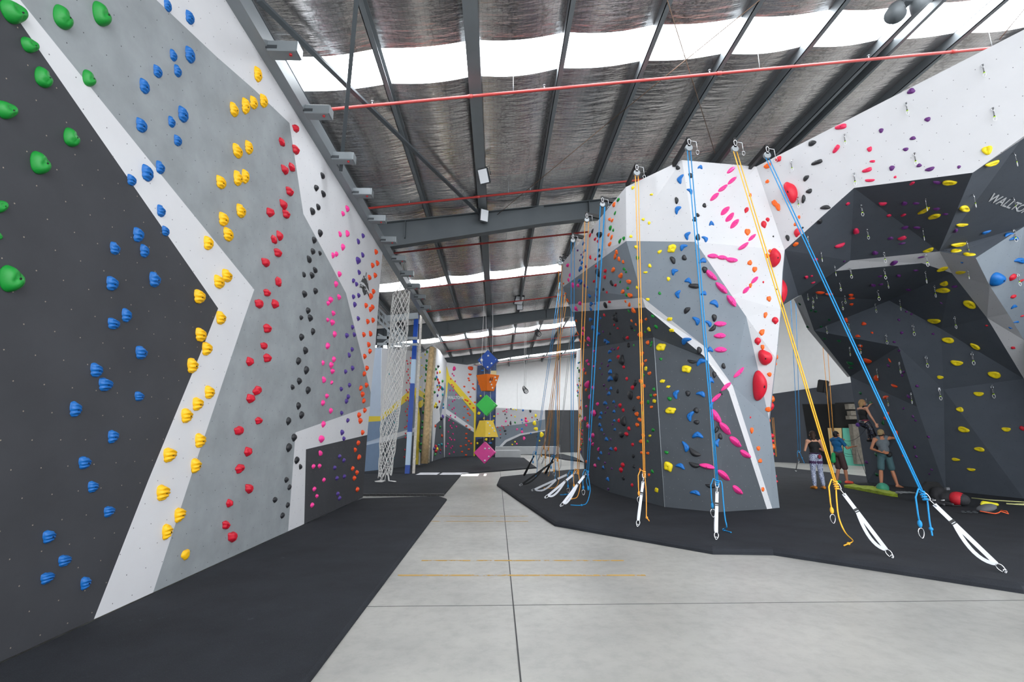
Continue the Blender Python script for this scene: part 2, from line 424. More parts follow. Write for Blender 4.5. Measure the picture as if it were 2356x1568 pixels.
mat([pt(1243, 1046), pt(1300, 1058), pt(1350, 1064), (6.0, 38), (6, 44)], .08, .05, 'small charcoal mat by the rear door')
# rubber interlocking edge and wall-top steel
bm = bmesh.new(); a, b = onZ(836, 1140, 0), onZ(1022, 1140, 0); n_ = 24
for k in range(n_):
    p = a.lerp(b, (k + .5) / n_); box(bm, (p.x, p.y - .02 - .02 * (k % 2), .03), ((b - a).length / n_, .1, .06))
tag(mk('mat_edge', bm, BLACKP), 'black interlocking rubber edge of the cargo net mat', 'mat edge')
# ================================================================ climbing walls
PW = wallpaint('white_climbing_paint', (213, 213, 216), (92, 92, 96), .02)
PG = wallpaint('mid_grey_climbing_paint', (146, 151, 154), (60, 62, 66), .10, (.5, 2.2))
PD = wallpaint('charcoal_climbing_paint', (62, 63, 67), (150, 140, 126), .10, (.5, 1.2))
QG = wallpaint('blue_grey_climbing_paint', (134, 143, 152), (70, 76, 84), .03)
QD = wallpaint('slate_climbing_paint', (80, 85, 91), (140, 142, 144), .05)
QC = wallpaint('dark_slate_climbing_paint', (86, 92, 101), (40, 42, 46), .05)
YELP = plain('yellow_wall_paint', (232, 206, 62), .6)
BLUP = wallpaint('pale_blue_climbing_paint', (190, 204, 222), (150, 160, 170), .02, dots=False)
SBLU = wallpaint('steel_blue_climbing_paint', (128, 150, 178), (100, 110, 120), .03, dots=False)
WALLS = []                                     # (object, BVH, face material names) for seating the holds
def wallmesh(name, V, faces, thick, label, cat='climbing wall', away=None):
    """V: name -> world point; faces: (names, material). Faces turn to the room, the shell gets real thickness behind."""
    bm = bmesh.new(); vv = {k: bm.verts.new(p) for k, p in V.items()}; mats = []; used = set()
    for names, m in faces:
        if m not in mats: mats.append(m)
        f = bm.faces.new([vv[n] for n in names]); f.material_index = mats.index(m); used.update(names)
        f.normal_update()
        if f.normal.dot((away or CAM) - f.calc_center_median()) < 0: f.normal_flip()
    for k in list(vv):
        if k not in used: bm.verts.remove(vv[k])
    bmesh.ops.triangulate(bm, faces=[f for f in bm.faces if len(f.verts) > 3])
    bm.normal_update()
    front = bm.faces[:]
    # shell thickness: every face copied back along its vertices' mean normal
    me = bpy.data.meshes.new(name); bm.to_mesh(me)
    bvh = BVHTree.FromBMesh(bm); fm = [mats[f.material_index].name for f in bm.faces]
    for m in mats: me.materials.append(m)
    setuv(me)
    o = link(name, me); bm.free()
    md = o.modifiers.new('thickness', 'SOLIDIFY'); md.thickness = thick; md.offset = -1; md.use_even_offset = False
    tag(o, label, cat); o['kind'] = 'thing'
    WALLS.append((o, bvh, fm)); return o
# ---- tall wall
LX = -3.5
def L(px, py): return onX(px, py, LX)
LV = dict(a0=(-160, -247), a1=(50, 57), a2=(279, 387), a3=(502, 709), a4=(459, 818), a5=(341, 1105), a6=(217, 1416),
          b0=(-90, -197), b1=(73, 33), b2=(417, 459), b3=(585, 666), b4=(562, 732), b5=(438, 1100), b6=(353, 1357),
          c0=(180, -200), c1=(360, 0), c2=(498, 130), c3=(586, 207), c4=(666, 283), c5=(698, 492), c6=(756, 599), c7=(796, 674), c8=(853, 902),
          d1=(851, 934), d2=(680, 994), d3=(663, 1220), e1=(845, 1000), e2=(704, 1033), e3=(700, 1203.5), e4=(834.7, 1144),
          t2=(671, 214), t3=(880, 588), t4=(876, 626), t5=(863, 806))
LV = {k: L(*p) for k, p in LV.items()}
YS = .6
for k, z in (('n0', .04), ('n1', 7.07)): LV[k] = Vector((LX, YS, z))
LV['t1'] = Vector((LX, 5.1, 7.07)); LV['t3'].z = 7.07; LV['t2'] = Vector((LX, 7.2, 7.07))
for k in ('a6', 'b6', 'd3', 'e3', 'e4'): LV[k].z = .04
LV['a0'] = Vector((LX, 2.35, 4.93)); LV['b0'] = Vector((LX, YS, 5.5)); LV['c0'] = Vector((LX, YS, 5.75))
wallmesh('climbing_wall', LV, [
    (('n0', 'b0', 'a0', 'a1', 'a2', 'a3', 'a4', 'a5', 'a6'), PD),
    (('a0', 'b1', 'b2', 'b3', 'b4', 'b5', 'b6', 'a6', 'a5', 'a4', 'a3', 'a2', 'a1'), PW),
    (('b0', 'c0', 'c1', 'c2', 'c3', 'c4', 'c5', 'c6', 'c7', 'c8', 'd1', 'd2', 'd3', 'b6', 'b5', 'b4', 'b3', 'b2', 'b1', 'a0'), PG),
    (('c0', 'n1', 't1', 't2', 't3', 't4', 't5', 'c8', 'c7', 'c6', 'c5', 'c4', 'c3', 'c2', 'c1'), PW),
    (('d1', 'e1', 'e2', 'e3', 'd3', 'd2'), PW), (('e1', 'e4', 'e3', 'e2'), PD)], .22,
    'tall flat climbing wall painted charcoal, white and grey, with coloured routes up it')
# ---- pillar
PV = dict(T0=(1291, 609, 14.5), T1=(1440, 430, 9.6), T2=(1569, 368, 8.52), T3=(1740, 383, 8.71), M0=(1295, 660, 14.9), M1=(1441, 554, 9.75), M2=(1600, 556, 9.0),
          Lt0=(1308, 700, 15.5), Lt1=(1478, 684, 10.1), Lb0=(1317, 717, 15.6), Lb1=(1485, 707, 10.2), C0=(1338, 803, 16.8), C2=(1504, 776, 10.75), C3=(1624, 823, 10.0),
          Bt2=(1622, 797, 9.93), Bb2=(1619, 818, 9.99), Bt3=(1686, 887, 9.95), Bb3=(1677, 900, 9.97),
          R1=(1684, 680, 9.4), R2=(1717, 728, 9.5), R3=(1770, 966, 10.2), K=(1805, 575, 8.9), K2=(1800, 628, 9.1), K3=(1796, 712, 9.3), K4=(1786, 825, 9.6))
PV = {k: onY(*p) for k, p in PV.items()}
for k, p in dict(B0=(1345, 1105), B1=(1405, 1133), B2=(1529, 1166), B3=(1650, 1178), B4=(1793, 1168), Bt4=(1777, 1169.5), Bb4=(1765, 1171)).items(): PV[k] = onZ(*p, .085)
def back(p, d, up=None):                 # a point further back, kept behind the silhouette
    q = p - CAM; q = Vector((q.x, q.y, 0)).normalized(); s = Vector((-q.y, q.x, 0)); r = p + q * d + s * .32 * d; return r
for k in ('K', 'K2', 'K3', 'K4', 'R3', 'B4'): PV['z' + k] = back(PV[k], 3.0)
for k in ('T0', 'M0', 'Lt0', 'Lb0', 'C0', 'B0'): PV['y' + k] = PV[k] + Vector((3.5, 2.0, 0))
for k in ('T1', 'T2', 'T3'): PV['x' + k] = PV[k] + Vector((1.2, 3.0, 0))
pil = wallmesh('climbing_pillar', PV, [
    (('T0', 'T1', 'M1', 'M0'), PW), (('T1', 'T2', 'M2', 'M1'), PW), (('T2', 'T3', 'K', 'M2'), PW), (('M2', 'K', 'K2', 'R1'), PW), (('R1', 'K2', 'K3', 'R2'), PW), (('R2', 'K3', 'K4'), PW), (('R2', 'K4', 'R3'), PW),
    (('M0', 'M1', 'Lt1', 'Lt0'), QG), (('M1', 'M2', 'Bt2', 'Lt1'), QG), (('M2', 'R1', 'Bt2'), QG), (('R1', 'R2', 'Bt3', 'Bt2'), QG), (('R2', 'R3', 'Bt3'), QG), (('R3', 'B4', 'Bt4', 'Bt3'), QG),
    (('Lt0', 'Lt1', 'Lb1', 'Lb0'), PW), (('Lt1', 'Bt2', 'Bb2', 'Lb1'), PW), (('Bt2', 'Bt3', 'Bb3', 'Bb2'), PW), (('Bt3', 'Bt4', 'Bb4', 'Bb3'), PW),
    (('Lb0', 'Lb1', 'C2', 'C0'), QD), (('Lb1', 'Bb2', 'C3', 'C2'), QD), (('C0', 'C2', 'B2', 'B1', 'B0'), QD), (('C2', 'C3', 'B3', 'B2'), QD), (('Bb2', 'Bb3', 'C3'), QD), (('C3', 'Bb3', 'Bb4', 'B3'), QD)], .1,
    'free-standing faceted climbing pillar, white top, grey and slate faces, pink and blue holds')
# the pillar's sides that turn away from the photograph
def quad(bm, *pts): return bm.faces.new([bm.verts.new(p) for p in pts])
def side_panel(names, pre):
    bm = bmesh.new(); v = {n: (bm.verts.new(PV[n]), bm.verts.new(PV[pre + n])) for n in names}
    for a, b in zip(names, names[1:]): bm.faces.new((v[a][0], v[a][1], v[b][1], v[b][0]))
    o = mk('side_panel', bm, QG, pil); md = o.modifiers.new('t', 'SOLIDIFY'); md.thickness = .016; md.offset = 0
side_panel(('K', 'K2', 'K3', 'K4', 'R3', 'B4'), 'z'); side_panel(('T0', 'M0', 'Lt0', 'Lb0', 'C0', 'B0'), 'y')
for names in (('C2', 'B2'), ('C3', 'B3'), ('M2', 'C3')):
    bm = bmesh.new(); tube(bm, [PV[n] - Vector((0, .002, 0)) for n in names], .0065, 6); mk('edge_trim', bm, plain('pale_edge_trim', (168, 174, 178), .5), pil)
# ---- arch
T3, K = PV['T3'], PV['K']
T4 = onZ(2356, 68, 7.0); an = (T4 - T3).cross(K - T3).normalized()
def A(px, py, lean=0): return onplane(px, py, T3, an)
far = T3 + (T4 - T3) * 1.9
AV = dict(T3=T3, T5=far, K=K, K2=PV['K2'], K3=PV['K3'], A1=A(1965, 432), A2=A(2238, 397), A3=A(2356, 313), A4=A(2700, 90),
          S1=onY(1956, 599, 10.0), S2=onY(2161, 578, 9.4), S3=onY(2245, 593, 8.9), E1=onY(2356, 521, 7.9), P1=onY(1922, 623, 10.4), P2=onY(2121, 605, 9.9), P3=onY(2190, 628, 10.0),
          P7=onY(1837, 680, 11.6), P8=onY(1805, 699, 11.2), G1=onY(2277, 657, 9.5), G2=onY(2319, 721, 10.1), G3=onY(2356, 782, 10.5), H1=onY(2271, 731, 10.6), H2=onY(2356, 871, 11.3),
          P5=onY(2046, 691, 12.6), P6=onY(1844, 678, 12.2))
AV['G4'] = Vector((13.0, 10.4, .08)); AV['H4'] = Vector((13.1, 11.3, .08)); AV['E4'] = Vector((13.3, 7.0, .08)); AV['E3'] = Vector((12.8, 6.0, 6.0)); AV['E2'] = onY(2560, 420, 6.6)
AV['E1'] = onY(2356, 521, 8.8); AV['E2'] = onY(2560, 410, 8.0)
pn_ = (AV['A3'] - AV['E1']).cross(AV['S2'] - AV['E1']).normalized()
AV['A4'] = onplane(2560, 180, T3, an)
wallmesh('climbing_arch', AV, [
    (('T3', 'K', 'A1'), PW), (('T3', 'A1', 'A2', 'T5'), PW), (('T5', 'A2', 'A3', 'A4'), PW),
    (('K', 'A1', 'S1'), QC), (('K', 'S1', 'P1', 'P7'), QC), (('K', 'P7', 'P8', 'K3', 'K2'), QC), (('A1', 'A2', 'S2', 'S1'), QC), (('A2', 'A3', 'S2'), QC), (('A3', 'E1', 'S2'), QC), (('S2', 'E1', 'S3'), QC), (('A3', 'A4', 'E2', 'E1'), QC),
    (('S1', 'S2', 'P2', 'P1'), PW), (('S2', 'P3', 'P2'), PW), (('S2', 'S3', 'P3'), PW), (('S3', 'G1', 'H1', 'P3'), PW), (('G1', 'G2', 'G3', 'H2', 'H1'), PW), (('G3', 'G4', 'H4', 'H2'), PW),
    (('S3', 'E1', 'G1'), QG), (('E1', 'G3', 'G2', 'G1'), QG), (('E1', 'E2', 'E4', 'G4', 'G3'), QG),
    (('P1', 'P2', 'P5', 'P6'), QC), (('P2', 'P3', 'P5'), QC), (('P7', 'P1', 'P6'), QC)], .08,
    'climbing arch with a white outer face and dark overhanging underside above the cave')
CV = dict(P3=AV['P3'], P5=AV['P5'], P6=AV['P6'], H1=AV['H1'], H2=AV['H2'], H4=AV['H4'], V0=onY(1873, 760, 14.6), V1=onY(1956, 866, 16.2), F1=onY(2067, 797, 12.9), F2=onY(2110, 935, 13.6), F3=onY(2171, 895, 12.9), F4=onY(2165, 756, 11.9),
          w0=onY(1827, 688, 13.0), w1=onY(1800 + 36, 680, 12.8), w2=onY(1858, 757, 14.8), w3=onY(1950, 867, 16.6))
for k, p in dict(W0=(1995, 1109), W1=(2176, 1128), W2=(2356, 1147)).items(): CV[k] = onZ(*p, .085)
CV['W2'] = onZ(2356, 1147, .085)
wallmesh('climbing_cave', CV, [
    (('P6', 'P5', 'F1', 'V0'), QC), (('V0', 'F1', 'V1'), QC), (('V1', 'F1', 'F3', 'F2'), QC), (('P5', 'P3', 'F4'), QC), (('P3', 'H1', 'F4'), QC), (('P5', 'F4', 'F3', 'F1'), QC),
    (('V1', 'F2', 'W0'), QC), (('F2', 'W1', 'W0'), QC), (('F2', 'F3', 'W1'), QC), (('F4', 'H1', 'H2', 'F3'), QC), (('F3', 'H2', 'W2', 'W1'), QC), (('H2', 'H4', 'W2'), QC),
    (('w0', 'P6', 'V0', 'w2'), PW), (('w2', 'V0', 'V1', 'w3'), PW)], .08,
    'dark overhanging cave wall under the arch, yellow and purple holds on it')
# ---- background walls: (px, py, Y) corners, paint as part of the surface
def flat(name, corners, paints, label, thick=.12):
    """one flat wall through three seen points (px, py, Y); paints: polygons in order, later ones 4 mm proud"""
    a, b, c = (onY(*q) for q in corners[:3]); no = (b - a).cross(c - a).normalized()
    if no.dot(CAM - a) < 0: no = -no
    V, F = {}, []
    for i, (poly, m) in enumerate(paints):
        names = []
        for j, (x, y) in enumerate(poly):
            k = '%d_%d' % (i, j); V[k] = onplane(x, y, a + no * .012 * i, no); names.append(k)
        F.append((names, m))
    return wallmesh(name, V, F, thick, label)
flat('climbing_wall', [(838, 1087, 22.6), (873, 1083, 23.7), (878, 800, 23.7)], [
    ([(836, 1088), (873, 1083), (879, 799), (862, 799), (838, 799)], BLUP), ([(845, 970), (876, 968), (876, 957), (846, 957)], YELP), ([(843, 1016), (874, 1006), (876, 968), (845, 970)], SBLU), ([(836, 1088), (873, 1083), (874, 1017), (842, 1024)], SBLU)],
    'pale blue climbing wall end panel with a yellow band, behind the cargo net')
flat('climbing_wall', [(873, 1083, 23.7), (958, 1073, 27.5), (960, 820, 27.5)], [
    ([(873, 1083), (966, 1071), (975, 812), (940, 806), (879, 800)], PW), ([(876, 968), (943, 908), (958, 897), (975, 912), (966, 1071), (873, 1083)], QG), ([(876, 968), (876, 957), (940, 900), (958, 891), (978, 905), (978, 918), (958, 906), (943, 916)], YELP),
    ([(875, 1018), (956, 992), (956, 983), (875, 1007)], PW), ([(873, 1083), (966, 1071), (957, 1000), (875, 1019)], QD), ([(958, 900), (967, 960), (962, 1068), (957, 1068), (961, 965), (955, 900)], YELP)],
    'tall white and grey climbing wall with a yellow zigzag, behind the cargo net')
flat('climbing_wall', [(966, 1071, 27.6), (992, 1063, 31.5), (994, 800, 31.5)], [
    ([(966, 1071), (994, 1062), (998, 792), (975, 810)], PW), ([(967, 1070), (993, 1062), (993, 950), (970, 930)], QD), ([(968, 925), (984, 905), (992, 890), (992, 902), (984, 918), (969, 937)], YELP)],
    'narrow white climbing wall with green and yellow holds')
flat('climbing_wall', [(994, 1062, 31.6), (1024, 1055, 38.0), (1028, 830, 38.0)], [
    ([(994, 1062), (1023, 1055), (1028, 832), (1012, 806), (998, 794)], PW), ([(996, 1061), (1022, 1055), (1020, 960), (1004, 975)], QD), ([(1012, 940), (1022, 900), (1024, 880), (1025, 900), (1014, 960)], QG)],
    'crowded multicoloured climbing wall between the pale wood crack and the yellow strip')
flat('climbing_wall', [(1022, 1055, 38.0), (1092, 1049, 40.3), (1098, 845, 40.3)], [
    ([(1022, 1055), (1093, 1049), (1099, 842), (1027, 833)], PW), ([(1024, 1010), (1031, 875), (1090, 940), (1092, 985), (1091, 1049), (1022, 1055)], QG), ([(1023, 955), (1092, 995), (1091, 1049), (1022, 1055)], QD), ([(1024, 938), (1091, 985), (1091, 994), (1023, 950)], PW),
    ([(1028, 842), (1034, 864), (1095, 934), (1097, 948), (1093, 1049), (1090, 1049), (1091, 950), (1031, 878), (1019, 980), (1017, 1030), (1019, 960), (1023, 900)], YELP)],
    'climbing wall with a tall yellow peak, white lettering and magenta holds')
NIGHT = NT('night_sky_paint'); _c = NIGHT.coord('Object'); _f = NIGHT.noise(.9, _c, 4); _s = NIGHT.noise(16, _c, 1)
NIGHT.ln(NIGHT.mix(NIGHT.math('GREATER_THAN', _s, .74), NIGHT.mix(NIGHT.ramp(_f, .35, .7), srgb(28, 34, 62), srgb(58, 88, 140)), srgb(150, 180, 220)), NIGHT.b.inputs['Base Color']); NIGHT.b.inputs['Roughness'].default_value = .5
flat('climbing_tower', [(1093, 1049, 40.2), (1139, 1049, 40.2), (1142, 840, 40.2)], [
    ([(1093, 1049), (1139, 1050), (1142, 836), (1099, 840)], NIGHT.m), ([(1126, 866), (1130, 852), (1142, 852), (1142, 868)], plain('pale_moon_paint', (238, 216, 160), .6)), ([(1099, 1010), (1140, 1000), (1139, 1050), (1093, 1049)], plain('night_ground', (30, 32, 44), .7))],
    'dark blue climbing tower painted like a night sky, behind the hanging volumes', .9)
flat('climbing_wall', [(1140, 1027, 46.0), (1254, 1027, 46.0), (1254, 950, 46.4)], [
    ([(1139, 1028), (1254, 1027), (1254, 944), (1139, 937)], PW), ([(1139, 1028), (1254, 1027), (1254, 964), (1200, 975), (1139, 982)], QG), ([(1148, 1027), (1162, 1012), (1196, 997), (1254, 988), (1254, 991), (1198, 1001), (1166, 1016), (1155, 1027)], PW), ([(1155, 1027), (1166, 1016), (1198, 1001), (1254, 991), (1254, 1027)], QD)],
    'low bouldering wall with a swarm of small holds, beside the rear door', .4)
flat('climbing_wall', [(1337, 1060, 31.0), (1344, 1062, 29.5), (1338, 800, 30.5)], [
    ([(1330, 1055), (1346, 1064), (1340, 800), (1327, 806), (1324, 850), (1331, 950)], PW), ([(1334, 1040), (1345, 1062), (1344, 960), (1333, 970)], QD)],
    'sliver of speckled climbing wall seen behind the hanging ropes')
# pale wood crack column and its white neighbour
def post(name, a, b, w, m, label, cat):
    bm = bmesh.new(); bar(bm, a, b, w, w * .8); return tag(mk(name, bm, m), label, cat)
TAN = plain('tan_textured_wood', (205, 176, 132), .8, 0, .25, 7, .5, 30)
bm = bmesh.new(); pts = [onY(976, 1066, 26.5), onY(981, 990, 26.6), onY(985, 900, 26.6), onY(994, 798, 26.6)]; tube(bm, pts, [.2, .18, .17, .15], 10)
tag(mk('crack_column', bm, TAN), 'tan wooden crack column running up beside the green holds', 'climbing column')
bm = bmesh.new(); pts = [onY(983, 1064, 26.9), onY(988, 990, 27.0), onY(993, 900, 27.0), onY(1000, 800, 27.0)]; tube(bm, pts, [.13, .12, .12, .1], 10)
tag(mk('crack_column', bm, plain('pale_textured_resin', (222, 206, 178), .8, 0, .3, 8, .5, 30)), 'pale cream crack column just behind the tan one', 'climbing column')
# padded blocks under the bouldering wall
GREYPAD = plain('pale_grey_padding', (176, 178, 180), .6, 0, .04)
for (x0, x1, yt, yb, Y, lab) in ((1140, 1288, 1027, 1040, 44, 'long low grey padded step under the bouldering wall'), (1139, 1198, 1036, 1051, 37.5, 'short grey padded block in front of the long step')):
    a, b = onY(x0, yb, Y), onY(x1, yt, Y); bm = bmesh.new(); box(bm, ((a.x + b.x) / 2, Y + 1.2, (b.z) / 2 + .01), (b.x - a.x, 2.4, max(.2, b.z - .02)))
    bmesh.ops.bevel(bm, geom=bm.edges[:], offset=.04, segments=2, affect='EDGES'); tag(mk('padded_block', bm, GREYPAD), lab, 'padded block')
# ---------------------------------------------------------------- seating
def seat(px, py):
    d = ray(px, py); best = None
    for o, bvh, fm in WALLS:
        loc, no, idx, dist = bvh.ray_cast(CAM, d)
        if loc is not None and (best is None or dist < best[3]): best = (loc, no if no.dot(d) < 0 else -no, o, dist, fm[idx])
    return best
# ================================================================ climbing holds
HC = dict(blue=(14, 98, 172), yellow=(246, 188, 12), green=(10, 132, 44), red=(196, 18, 44), black=(34, 35, 39), pink=(250, 62, 152), purple=(80, 58, 138), orange=(238, 78, 30),
          crimson=(226, 40, 86), violet=(92, 36, 110), lemon=(240, 214, 24), teal=(30, 150, 160), magenta=(226, 30, 128), tangerine=(252, 108, 30), moss=(8, 86, 48), azure=(16, 108, 188), cherry=(214, 28, 52), indigo=(84, 62, 150))
CW = dict(lemon='yellow', tangerine='orange', moss='dark green', azure='blue', cherry='red', crimson='pinkish red', violet='dark purple', magenta='magenta pink')
def holdmat(c): return plain('hold_' + c, HC[c], .5, 0, .06, 9, .12, 60)
def hold_shape(kind, var):
    """returns radius(phi), height(x, y, rho), bend, mean height"""
    rnd = random.Random(sum(ord(c) * (i + 3) for i, c in enumerate(kind)) + var * 977)
    ph = [rnd.uniform(0, 6.28) for _ in range(6)]; am = [rnd.uniform(.6, 1.3) for _ in range(6)]
    dome = lambda q, p=2.2, e=.5: max(0.0, 1 - q ** p) ** e
    if kind == 'ripple':
        def R(a):
            r = 1.04 + .05 * cos(2 * a + ph[0])
            if cos(a) < -.05: r = min(r * 1.16, .74 / -cos(a))
            return r * (1 - (.24 + .05 * am[0]) * max(0, cos(a - 3.95)) ** 3 - .06 * max(0, cos(a - .9)) ** 2)
        cx, cy = -1.15, -.75 + .5 * (var % 3 - 1)
        def Hh(x, y, q):
            t = (y + .35 * x * x - .1 * (var % 3)) / (1.2 - .4 * x); return .6 * dome(q, 2.8, .55) * (.8 + .2 * y) + .085 * sin(13.5 * t + ph[1]) * dome(q, 5, .6)
        return R, Hh, 0
    if kind == 'jug':
        dents = [(rnd.uniform(-.5, .5), rnd.uniform(-.5, .5), rnd.uniform(.16, .3)) for _ in range(3)] + [(-.1, .25, .3)]
        R = lambda a: 1 + .09 * cos(2 * a + ph[0]) + .07 * cos(3 * a + ph[1])
        Hh = lambda x, y, q: .78 * dome(q, 2.1, .6) - sum(.16 * math.exp(-((x - dx) ** 2 + (y - dy) ** 2) / (s * s)) for dx, dy, s in dents) * dome(q, 3, 1)
        return R, Hh, 0
    if kind == 'lumpy':
        R = lambda a: 1 + .1 * cos(5 * a + ph[0]) + .07 * cos(3 * a + ph[1])
        Hh = lambda x, y, q: .8 * dome(q, 2.0, .5) * (.86 + .16 * cos(7 * (x + .35 * y) + ph[2])) + .05 * sin(6 * y + ph[3]) * dome(q)
        return R, Hh, 0
    if kind == 'nub':
        def R(a):
            g = lambda c: math.exp(-(((a - c + pi) % (2 * pi) - pi) / .6) ** 2)
            return 1.05 + .05 * cos(2 * a + ph[1]) - .3 * g(-.75 - .1 * am[0]) - .3 * g(-2.4 + .1 * am[1])
        Hh = lambda x, y, q: (.85 + .2 * y) * dome(q, 1.8, .6)
        return R, Hh, 0
    if kind == 'leaf':
        R = lambda a: (1 - .34 * max(0, -sin(a)) + .1 * abs(cos(a)) ** 6) * (1 + .04 * cos(3 * a + ph[0]))
        Hh = lambda x, y, q: dome(q, 2.2, .6) * (.55 + .4 * math.exp(-((y + .05) / .35) ** 2)) - .12 * math.exp(-((y - .5) / .22) ** 2) * dome(q, 3, 1)
        return R, Hh, .14
    if kind == 'bean':
        R = lambda a: 1 + .16 * cos(2 * a) + .14 * cos(3 * a + 1 + .8 * var)
        Hh = lambda x, y, q: .75 * dome(q, 2.2, .55) - .2 * math.exp(-((x) ** 2 + (y - .15) ** 2) / .12) * dome(q, 3, 1)
        return R, Hh, -.38
    if kind == 'crescent':
        R = lambda a: 1 + .12 * abs(cos(a)) ** 8
        Hh = lambda x, y, q: .7 * dome(q, 1.8, .7) * (1 - .25 * y)
        return R, Hh, .55
    if kind == 'block':
        def R(a): return (1 / (abs(cos(a + .3)) ** 4 + abs(sin(a + .3)) ** 4) ** .25) * (1 + .1 * cos(2 * a + ph[0]) + .06 * cos(5 * a + ph[1])) * .92
        Hh = lambda x, y, q: .7 * dome(q, 3.4, .5) + .07 * sin(5 * x + 3 * y + ph[2]) * dome(q, 3, 1) - .18 * math.exp(-((x - .1) ** 2 + (y + .1) ** 2) / .1)
        return R, Hh, 0
    if kind == 'sloper':
        R = lambda a: 1 + .1 * cos(2 * a + ph[0] * .3) * am[0] + .08 * cos(3 * a + ph[1])
        Hh = lambda x, y, q: .62 * dome(q, 2.6, .55) + .1 * math.exp(-((x - .1) ** 2 + (y - .4) ** 2) / .3) * dome(q)
        return R, Hh, 0
    if kind == 'scoop':
        R = lambda a: 1 + .06 * cos(2 * a + ph[0]) + .08 * cos(3 * a + ph[1])
        Hh = lambda x, y, q: .6 * dome(q, 4, .5) * (1 - .5 * math.exp(-((x) ** 2 * .7 + (y - .25) ** 2) / .22)) + .04 * sin(9 * x + ph[2]) * dome(q, 3, 1)
        return R, Hh, .12
    if kind == 'bar':
        R = lambda a: 1 / (abs(cos(a)) ** 3 + abs(sin(a)) ** 3) ** (1 / 3) * (1 + .07 * cos(3 * a + ph[0]))
        Hh = lambda x, y, q: .8 * dome(q, 2.6, .5)
        return R, Hh, .08
    if kind == 'knob':
        R = lambda a: 1 + .09 * cos(3 * a + ph[0]) + .06 * cos(5 * a + ph[1])
        Hh = lambda x, y, q: .72 * dome(q, 2.4, .5) - .24 * math.exp(-((x - .1) ** 2 + (y - .1) ** 2) / .07)
        return R, Hh, 0
    R = lambda a: 1 + .1 * cos(2 * a + ph[0]) + .1 * cos(3 * a + ph[1])            # pebble
    Hh = lambda x, y, q: .8 * dome(q, 2.1, .55) * (1 + .15 * x * cos(ph[2]) + .15 * y * sin(ph[2]))
    return R, Hh, 0
HM = {}
DET = dict(ripple=(36, 14), jug=(26, 8), lumpy=(24, 7), leaf=(26, 7), bean=(24, 6), crescent=(24, 6), block=(22, 7), sloper=(28, 8), scoop=(24, 7))
def hold_mesh(kind, var, colour):
    key = (kind, var, colour)
    if key in HM: return HM[key]
    R, Hh, bend = hold_shape(kind, var); ns, nr = DET.get(kind, (18, 5))
    bm = bmesh.new(); rows = []
    hf = lambda x, y, q: max(.0, Hh(x, y, q))
    bz = .02
    for j in range(nr + 1):
        q = sin(.5 * pi * (1 - j / nr)) if j < nr else 0
        if j == nr: rows.append([bm.verts.new((0, 0, bz + hf(0, 0, 0)))]); break
        row = []
        for i in range(ns):
            a = 2 * pi * i / ns; r = R(a) * q; x, y = r * cos(a), r * sin(a)
            row.append(bm.verts.new((x, y + bend * (x * x - .35), bz + (hf(x, y, q) if j else .06))))
        rows.append(row)
    base = []
    for i in range(ns):
        a = 2 * pi * i / ns; x, y = R(a) * cos(a), R(a) * sin(a); base.append(bm.verts.new((x * .97, (y + bend * (x * x - .35)) * .97, .002)))
    rows.insert(0, base)
    for A_, B_ in zip(rows, rows[1:]):
        for i in range(ns):
            f = bm.faces.new((A_[i], A_[(i + 1) % ns], B_[(i + 1) % ns], B_[i])) if len(B_) > 1 else bm.faces.new((A_[i], A_[(i + 1) % ns], B_[0]))
            f.smooth = True
    bm.faces.new(base[::-1])
    me = bpy.data.meshes.new(kind + '_hold'); bm.to_mesh(me); bm.free(); me.materials.append(holdmat(colour))
    bx, by = (.1, .0) if kind == 'ripple' else (.08, .04)
    h = bz + hf(bx, by, sqrt(bx * bx + by * by))
    bb = bmesh.new(); tube(bb, [(bx, by + bend * (bx * bx - .35), h - .12), (bx, by + bend * (bx * bx - .35), h + .012)], .1, 10)
    bme = bpy.data.meshes.new('bolt'); bb.to_mesh(bme); bb.free(); bme.materials.append(BOLTM)
    HM[key] = (me, bme); return HM[key]
FR = dict(p=(0, 0, 1), a=(1600, 50, 3.1164), b=(1600, 500, 3.1164), c=(1700, 850, 3.588), d=(820, 600, 4.3556), e=(820, 840, 4.3556), f=(1240, 300, 3.92), g=(1240, 680, 2.9033), l=(0, 500, 2.6133), k=(0, 0, 2.6133), m=(0, 1000, 2.6178))
HOLDS = []
WALLWORD = {}
